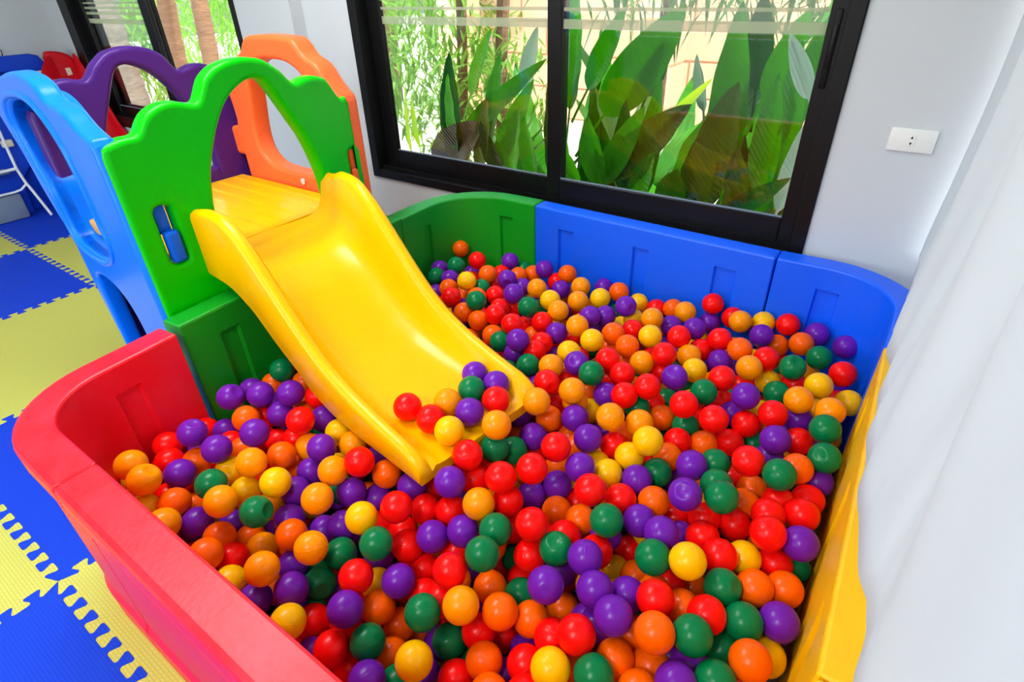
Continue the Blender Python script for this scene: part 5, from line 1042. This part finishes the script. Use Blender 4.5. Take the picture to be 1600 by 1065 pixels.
HERO = [(-2.62, 2.98, 0.4, -2.48, 2.85, 1.1, 0.084, 'D'), (-2.51, 2.88, 0.5, -2.38, 2.75, 1.01, 0.068, 'L'), (-2.51, 2.93, 0.59, -1.8, 2.8, 1.09, 0.065, 'L'), (-2.61, 3.18, 0.8, -2.31, 3.05, 1.21, 0.061, 'L'), (-2.04, 2.83, 0.43, -1.88, 2.7, 0.88, 0.072, 'L'), (-2.38, 3.03, 0.52, -2.1, 2.9, 1.13, 0.064, 'L'), (-2.17, 3.18, 0.87, -1.98, 3.05, 1.23, 0.058, 'S'), (-2.76, 2.93, 0.39, -2.17, 2.8, 0.75, 0.134, 'B'), (-2.87, 2.83, 0.46, -2.75, 2.7, 0.93, 0.027, 'Y'), (-2.79, 2.83, 0.52, -2.7, 2.7, 0.86, 0.027, 'Y'), (-2.19, 2.88, 0.45, -1.8, 2.75, 1.01, 0.076, 'L'), (-2.33, 2.88, 0.41, -2.09, 2.75, 0.9, 0.071, 'O'), (-1.84, 2.78, 0.44, -1.8, 2.65, 0.84, 0.066, 'L'), (-1.81, 3.13, 0.79, -1.68, 3.0, 1.44, 0.099, 'L'), (-1.82, 3.08, 0.87, -1.71, 2.95, 1.32, 0.046, 'S'), (-1.58, 3.13, 0.78, -1.11, 3.0, 1.35, 0.141, 'L'), (-0.82, 3.03, 0.51, -0.83, 2.9, 1.35, 0.109, 'L'), (-1.41, 2.88, 0.51, -0.91, 2.75, 0.96, 0.109, 'O'), (-0.84, 2.83, 0.46, -0.74, 2.7, 1.06, 0.126, 'O'), (-1.43, 2.8, 0.49, -1.44, 2.67, 0.87, 0.073, 'L'), (-1.01, 2.78, 0.46, -0.94, 2.65, 0.69, 0.082, 'L'), (-0.96, 2.98, 0.88, -0.98, 2.85, 1.15, 0.036, 'S'), (-0.48, 2.88, 0.99, -0.58, 2.75, 1.24, 0.043, 'S'), (-0.71, 3.08, 0.95, -0.56, 2.95, 1.34, 0.068, 'L'), (-0.72, 2.76, 0.45, -0.44, 2.63, 0.71, 0.051, 'D'), (-1.67, 2.83, 0.42, -1.61, 2.7, 1.0, 0.079, 'L'), (-1.44, 2.86, 0.47, -1.17, 2.73, 0.92, 0.076, 'L'), (-1.09, 2.83, 0.84, -0.83, 2.7, 1.08, 0.022, 'Y'), (-1.22, 2.98, 0.42, -1.13, 2.85, 1.04, 0.079, 'L'), (-1.33, 2.93, 0.42, -1.28, 2.8, 0.95, 0.073, 'D'), (-0.61, 2.93, 0.51, -0.61, 2.8, 1.08, 0.073, 'L'), (-0.5, 2.88, 0.48, -0.4, 2.75, 1.02, 0.055, 'S'), (-0.97, 2.93, 0.42, -0.84, 2.8, 0.9, 0.076, 'D'), (-0.78, 3.18, 0.96, -0.78, 3.05, 1.39, 0.074, 'D'), (-1.72, 3.18, 0.9, -1.43, 3.05, 1.32, 0.075, 'L'), (-1.35, 3.18, 0.89, -1.17, 3.05, 1.24, 0.065, 'D'), (-1.9, 3.08, 0.37, -1.74, 2.95, 1.18, 0.073, 'D'), (-0.57, 3.08, 0.66, -0.57, 2.95, 1.21, 0.064, 'L'), (-1.54, 2.78, 0.47, -1.65, 2.65, 0.79, 0.056, 'L'), (-1.19, 2.76, 0.41, -1.06, 2.63, 0.74, 0.07, 'L'), (-0.56, 3.13, 0.81, -0.49, 3.0, 1.3, 0.069, 'L'), (-0.64, 2.8, 0.46, -0.69, 2.67, 0.8, 0.071, 'O'), (-2.15, 2.88, 0.4, -2.2, 2.75, 0.75, 0.063, 'D')]
PL = [(-2.35, 3.05, 4, .95, .0, 'small broadleaf clump at the left edge of the large window', .5),
      (-2.02, 3.20, 4, 1.2, .1, 'broadleaf clump left of the peach column outside', .4),
      (-1.72, 3.25, 4, 1.35, .2, 'dense broadleaf clump outside the left pane', .3),
      (-1.45, 3.30, 5, 1.45, .3, 'broadleaf clump behind the window mullion', .3),
      (-1.22, 3.25, 5, 1.5, .2, 'upright broadleaf clump just right of the mullion', .3),
      (-0.95, 3.30, 5, 1.6, .3, 'leaning broadleaf clump in the middle of the right pane', .3),
      (-0.75, 3.20, 5, 1.4, -.1, 'broadleaf clump at the foot of the right pane', .3),
      (-0.50, 3.25, 5, 1.7, .2, 'tall broadleaf clump in the right part of the right pane', .3),
      (-0.25, 3.20, 5, 1.5, .1, 'broadleaf clump seen past the window latch', .3)]
PLANTS = [broad_plant(x, y, n, h, lean, 40 + k, lab, dk, .38) for k, (x, y, n, h, lean, lab, dk) in enumerate(PL)]

def blade(B, T, hw, seed):
    """one stalked lance-shaped leaf from blade base B to tip T, its face turned roughly to the house"""
    rnd = random.Random(seed); B = Vector(B); T = Vector(T); d = T - B; L = d.length; d.normalize()
    side = d.cross(Vector((rnd.uniform(-.35, .35), -1, rnd.uniform(-.1, .3)))).normalized(); nrm = side.cross(d).normalized()
    n = 26; verts = []; faces = []; bow = rnd.uniform(-.06, .10) * L; st = 0.45
    for i in range(n + 1):
        t = -st + (1 + st) * i / n
        if t < 0: w = 0.007 + 0.004 * (-t)
        else: w = 0.007 * (1 - t) + 0.86 * hw * math.sin(math.pi * min(1.0, t ** 0.82)) ** 0.72
        c_ = B + d * (t * L) + nrm * (bow * (t * t)) - (Vector((0, 0, 0.10)) * (t * t) if t < 0 else Vector((0, 0, 0)))
        for s_ in (-1, -.5, 0, .5, 1):
            ruff = 0.05 * hw * math.sin(t * 23 + s_) * abs(s_) if t > 0 else 0
            verts.append(c_ + side * (w * s_) + nrm * (abs(s_) * w * .45 + ruff))
    for i in range(n):
        for k in range(4): faces.append((i * 5 + k, i * 5 + k + 1, (i + 1) * 5 + k + 1, (i + 1) * 5 + k))
    return mesh_from('leaf', verts, faces, True)
LM = {'L': 'leaf', 'D': 'leaf_deep', 'S': 'leaf_silver', 'O': 'leaf_olive', 'B': 'leaf_brown', 'Y': 'leaf_lime'}
for k, (bx, by, bz, tx, ty, tz, hw, c_) in enumerate(HERO):
    pl = min(PLANTS, key=lambda p: abs(p.location.x - bx))
    link('leaf', blade((bx, by, bz), (tx, ty, tz), hw, k), M[LM[c_]], pl)

def foliage_cloud(name, blobs, n, size, mat, seed, parent, aspect=.35):
    rnd = random.Random(seed); verts = []; faces = []
    for _ in range(n):
        cx_, cy_, cz_, rx, ry, rz_ = rnd.choice(blobs)
        while True:
            d = Vector((rnd.uniform(-1, 1), rnd.uniform(-1, 1), rnd.uniform(-1, 1)))
            if .35 < d.length < 1: break
        c_ = Vector((cx_ + d.x * rx, cy_ + d.y * ry, cz_ + d.z * rz_))
        q = Matrix.Rotation(rnd.uniform(0, 6.28), 3, 'Z') @ Matrix.Rotation(rnd.uniform(-1.4, 1.4), 3, 'X')
        L = size * rnd.uniform(.6, 1.4); b0 = len(verts)
        for p in ((0, 0, 0), (L * aspect * .5, L * .4, .02 * L), (0, L, -.1 * L), (-L * aspect * .5, L * .4, .02 * L)):
            verts.append(tuple(c_ + q @ Vector(p)))
        faces.append((b0, b0 + 1, b0 + 2, b0 + 3))
    m = bpy.data.meshes.new(name); m.from_pydata(verts, [], faces)
    return link(name, m, mat, parent)
def shrub(name, loc, blobs, n, size, mat, seed, label, cat, trunk=None, aspect=.35, tm='bark_brown'):
    e = tag(empty(name, loc), label, cat)
    f_ = foliage_cloud('foliage', blobs, n, size, mat, seed, e, aspect); f_['kind'] = 'stuff'
    for pts, r in (trunk or []):
        bm = bmesh.new(); tube(bm, pts, r, 10); bm_obj('trunk', bm, M[tm], e)
    return e
shrub('shrub', (-3.6, 3.9, -.25), [(-3.3, 3.6, .9, .5, .4, .7), (-3.9, 4.1, 1.0, .6, .4, .8), (-2.9, 3.9, .6, .5, .4, .6)], 1500, .15, M['foliage'], 1,
      'loose narrow-leaved shrub at the left of the large window', 'shrub', [([(-3.25, 3.8, -.25), (-3.2, 3.8, .6), (-3.1, 3.75, 1.5)], .04), ([(-2.85, 3.9, -.25), (-2.9, 3.9, .7), (-2.8, 3.9, 1.7)], .05)], .22)
shrub('palm_clump', (-1.9, 4.6, -.25), [(-2.0, 4.6, 1.5, .8, .4, .4), (-1.2, 4.8, 1.5, .7, .4, .35), (-.3, 4.6, 1.3, .6, .4, .5)], 900, .34, M['foliage_dark'], 2,
      'dark feathery palm fronds behind the broad leaves', 'palm', [([(-1.9, 4.7, -.25), (-1.9, 4.7, 1.4)], .05)], .10)
shrub('tree', (-7.5, 7.0, -.25), [(-7.5, 7, 1.6, 1.6, 1.0, 1.6), (-9.5, 7.5, 1.4, 1.5, 1, 1.5), (-5.9, 7.6, .8, .9, .8, 1.2)], 2600, .26, M['foliage'], 3,
      'bright leafy tree beyond the peach building', 'tree', [([(-7.5, 7.2, -.25), (-7.4, 7.2, 1.8)], .10)], .3)
shrub('tree', (-13, 8, -.25), [(-12.5, 8, 1.2, 1.8, 1, 1.6), (-15.5, 8.5, 1.3, 2, 1, 1.7), (-18.5, 9, 1.4, 2, 1, 1.7)], 2600, .34, M['foliage'], 4,
      'sunlit leafy tree seen through the far window', 'tree', [([(-13.6, 8.5, -.25), (-13.4, 8.5, 1.8)], .12)], .16)
shrub('palm_bush', (-9.2, 4.6, -.25), [(-9.2, 4.8, .2, .7, .4, .5), (-10.6, 5.0, .5, .6, .4, .7)], 700, .42, M['foliage'], 6,
      'spiky palm bush beside the palm trunks', 'shrub', None, .10)

def palm_trunk(pts, r, mat, label, seed):
    rnd = random.Random(seed); bm = bmesh.new(); P = []; Rr = []
    A, B = Vector(pts[0]), Vector(pts[1]); n = 46
    for i in range(n + 1):
        t = i / n; p = A.lerp(B, t); P.append(p); Rr.append(r * (1.12 - .2 * t) * (1.0 + (0.05 if i % 3 == 0 else -0.015)) * rnd.uniform(.98, 1.02))
    tube(bm, P, Rr, 20)
    e = tag(empty('palm_tree', pts[0]), label, 'palm tree', 'palm trees outside the far window'); bm_obj('trunk', bm, M[mat], e, sharp=60)
palm_trunk([(-8.30, 3.4, -.25), (-8.22, 3.4, 2.6)], .215, 'bark_pale', 'thick pale ringed palm trunk outside the far window', 1)
palm_trunk([(-8.22, 4.0, -.25), (-7.50, 4.0, 2.6)], .100, 'bark_brown', 'brown palm trunk behind the window stile', 2)
palm_trunk([(-7.53, 4.1, -.25), (-7.07, 4.1, 2.6)], .092, 'bark_brown', 'slim brown palm trunk nearest the right frame edge', 3)

# peach building across the garden, faced in large blocks
bd = tag(empty('building', (-3.5, 6.4, -.25)), 'peach rendered building across the garden', 'building')
bm = bmesh.new(); box(bm, -6.3, 3.0, 7.3, 7.5, -.25, 4.2); bm_obj('wall', bm, M['grout'], bd, smooth=False)
bm = bmesh.new(); box(bm, -6.4, 3.1, 6.1, 7.6, 3.0, 3.25, .02, 1); bm_obj('roof', bm, M['peach'], bd)
bm0 = bmesh.new(); box(bm0, -.39, .39, -.03, 0, -.19, .19, .012, 1)
bmesh.ops.recalc_face_normals(bm0, faces=bm0.faces); bl = bpy.data.meshes.new('block'); bm0.to_mesh(bl); bm0.free(); bl.materials.append(M['peach'])
for r_ in range(5):
    for c_ in range(11):
        o = bpy.data.objects.new('block', bl); COL.objects.link(o); o.parent = bd
        o.location = (-5.8 + c_ * .80 + (.4 if r_ % 2 else 0) + 3.5, 7.3 - 6.4, r_ * .40 + .2)
for cx_ in (-5.35, -2.6, 0.2):
    bm = bmesh.new(); box(bm, cx_ - .19, cx_ + .19, 6.2, 6.55, -.25, 3.0, .01, 1)
    col_ = bm_obj('column', bm, M['grout'], bd)
    for r_ in range(4):
        bm = bmesh.new(); box(bm, cx_ - .205, cx_ + .205, 6.185, 6.565, -.2 + r_ * .42, .2 + r_ * .42, .012, 1); bm_obj('block', bm, M['peach'], col_)

# ------------------------------------------------------------------ the balls
R_B = 0.040
bm = bmesh.new(); bmesh.ops.create_icosphere(bm, subdivisions=4, radius=R_B)
ball_mesh = bpy.data.meshes.new('ball'); bm.to_mesh(ball_mesh); bm.free()
ball_mesh.polygons.foreach_set('use_smooth', [True] * len(ball_mesh.polygons))
COLMESH = {}
for k, mt in BALLM.items():
    m = ball_mesh.copy(); m.name = 'ball_' + k; m.materials.append(mt); COLMESH[k] = m
NAMES = {'R': 'red', 'O': 'orange', 'Y': 'yellow', 'G': 'green', 'P': 'purple', 'A': 'amber'}
random.seed(11)
balls = []
for line in BALLS.strip().split('\n'):
    c_, x, y, z, rest = line.split(' ', 4)
    o = bpy.data.objects.new('pit_ball', COLMESH[c_]); COL.objects.link(o)
    o.location = (int(x) / 1000, int(y) / 1000, int(z) / 1000)
    o.rotation_euler = (random.uniform(0, 6.28), random.uniform(0, 3.14), random.uniform(0, 6.28))
    tag(o, NAMES[c_] + ' ball ' + rest, 'ball', 'plastic balls in the ball pit')
    balls.append(o)
for k, dx, dy, dz, rad in DENTS:        # pushed-in balls
    o = balls[k]; m = o.data.copy(); o.data = m
    d = o.rotation_euler.to_matrix().inverted() @ Vector((dx, dy, dz)).normalized()
    lim = R_B * math.cos(rad)
    for v in m.vertices:
        h = v.co.dot(d)
        if h > lim * 0.97:
            over = h - lim
            if over > 0: v.co -= d * (2.0 * over)
            else: v.co -= d * 0.0004
    m.update()
verts = []; faces = []; mats = []
bm = bmesh.new(); bmesh.ops.create_icosphere(bm, subdivisions=3, radius=R_B); bm.verts.ensure_lookup_table()
sv = np.array([v.co[:] for v in bm.verts]); sf = np.array([[v.index for v in f.verts] for f in bm.faces]); bm.free()
V = []; F = []; MI = []; ks = list(BALLM)
for i, e in enumerate(PILE.split(';')):
    c_, x, y, z = e.split()
    V.append(sv + np.array([int(x), int(y), int(z)]) / 1000); F.append(sf + i * len(sv)); MI += [ks.index(c_)] * len(sf)
V = np.concatenate(V); F = np.concatenate(F)
pm_ = bpy.data.meshes.new('ball_pile'); pm_.from_pydata(V.tolist(), [], F.tolist())
for k in ks: pm_.materials.append(BALLM[k])
pm_.polygons.foreach_set('material_index', MI); pm_.polygons.foreach_set('use_smooth', [True] * len(pm_.polygons)); pm_.update()
tag(link('ball_pile', pm_), 'lower layers of mixed coloured balls filling the pit', 'ball', kind='stuff')
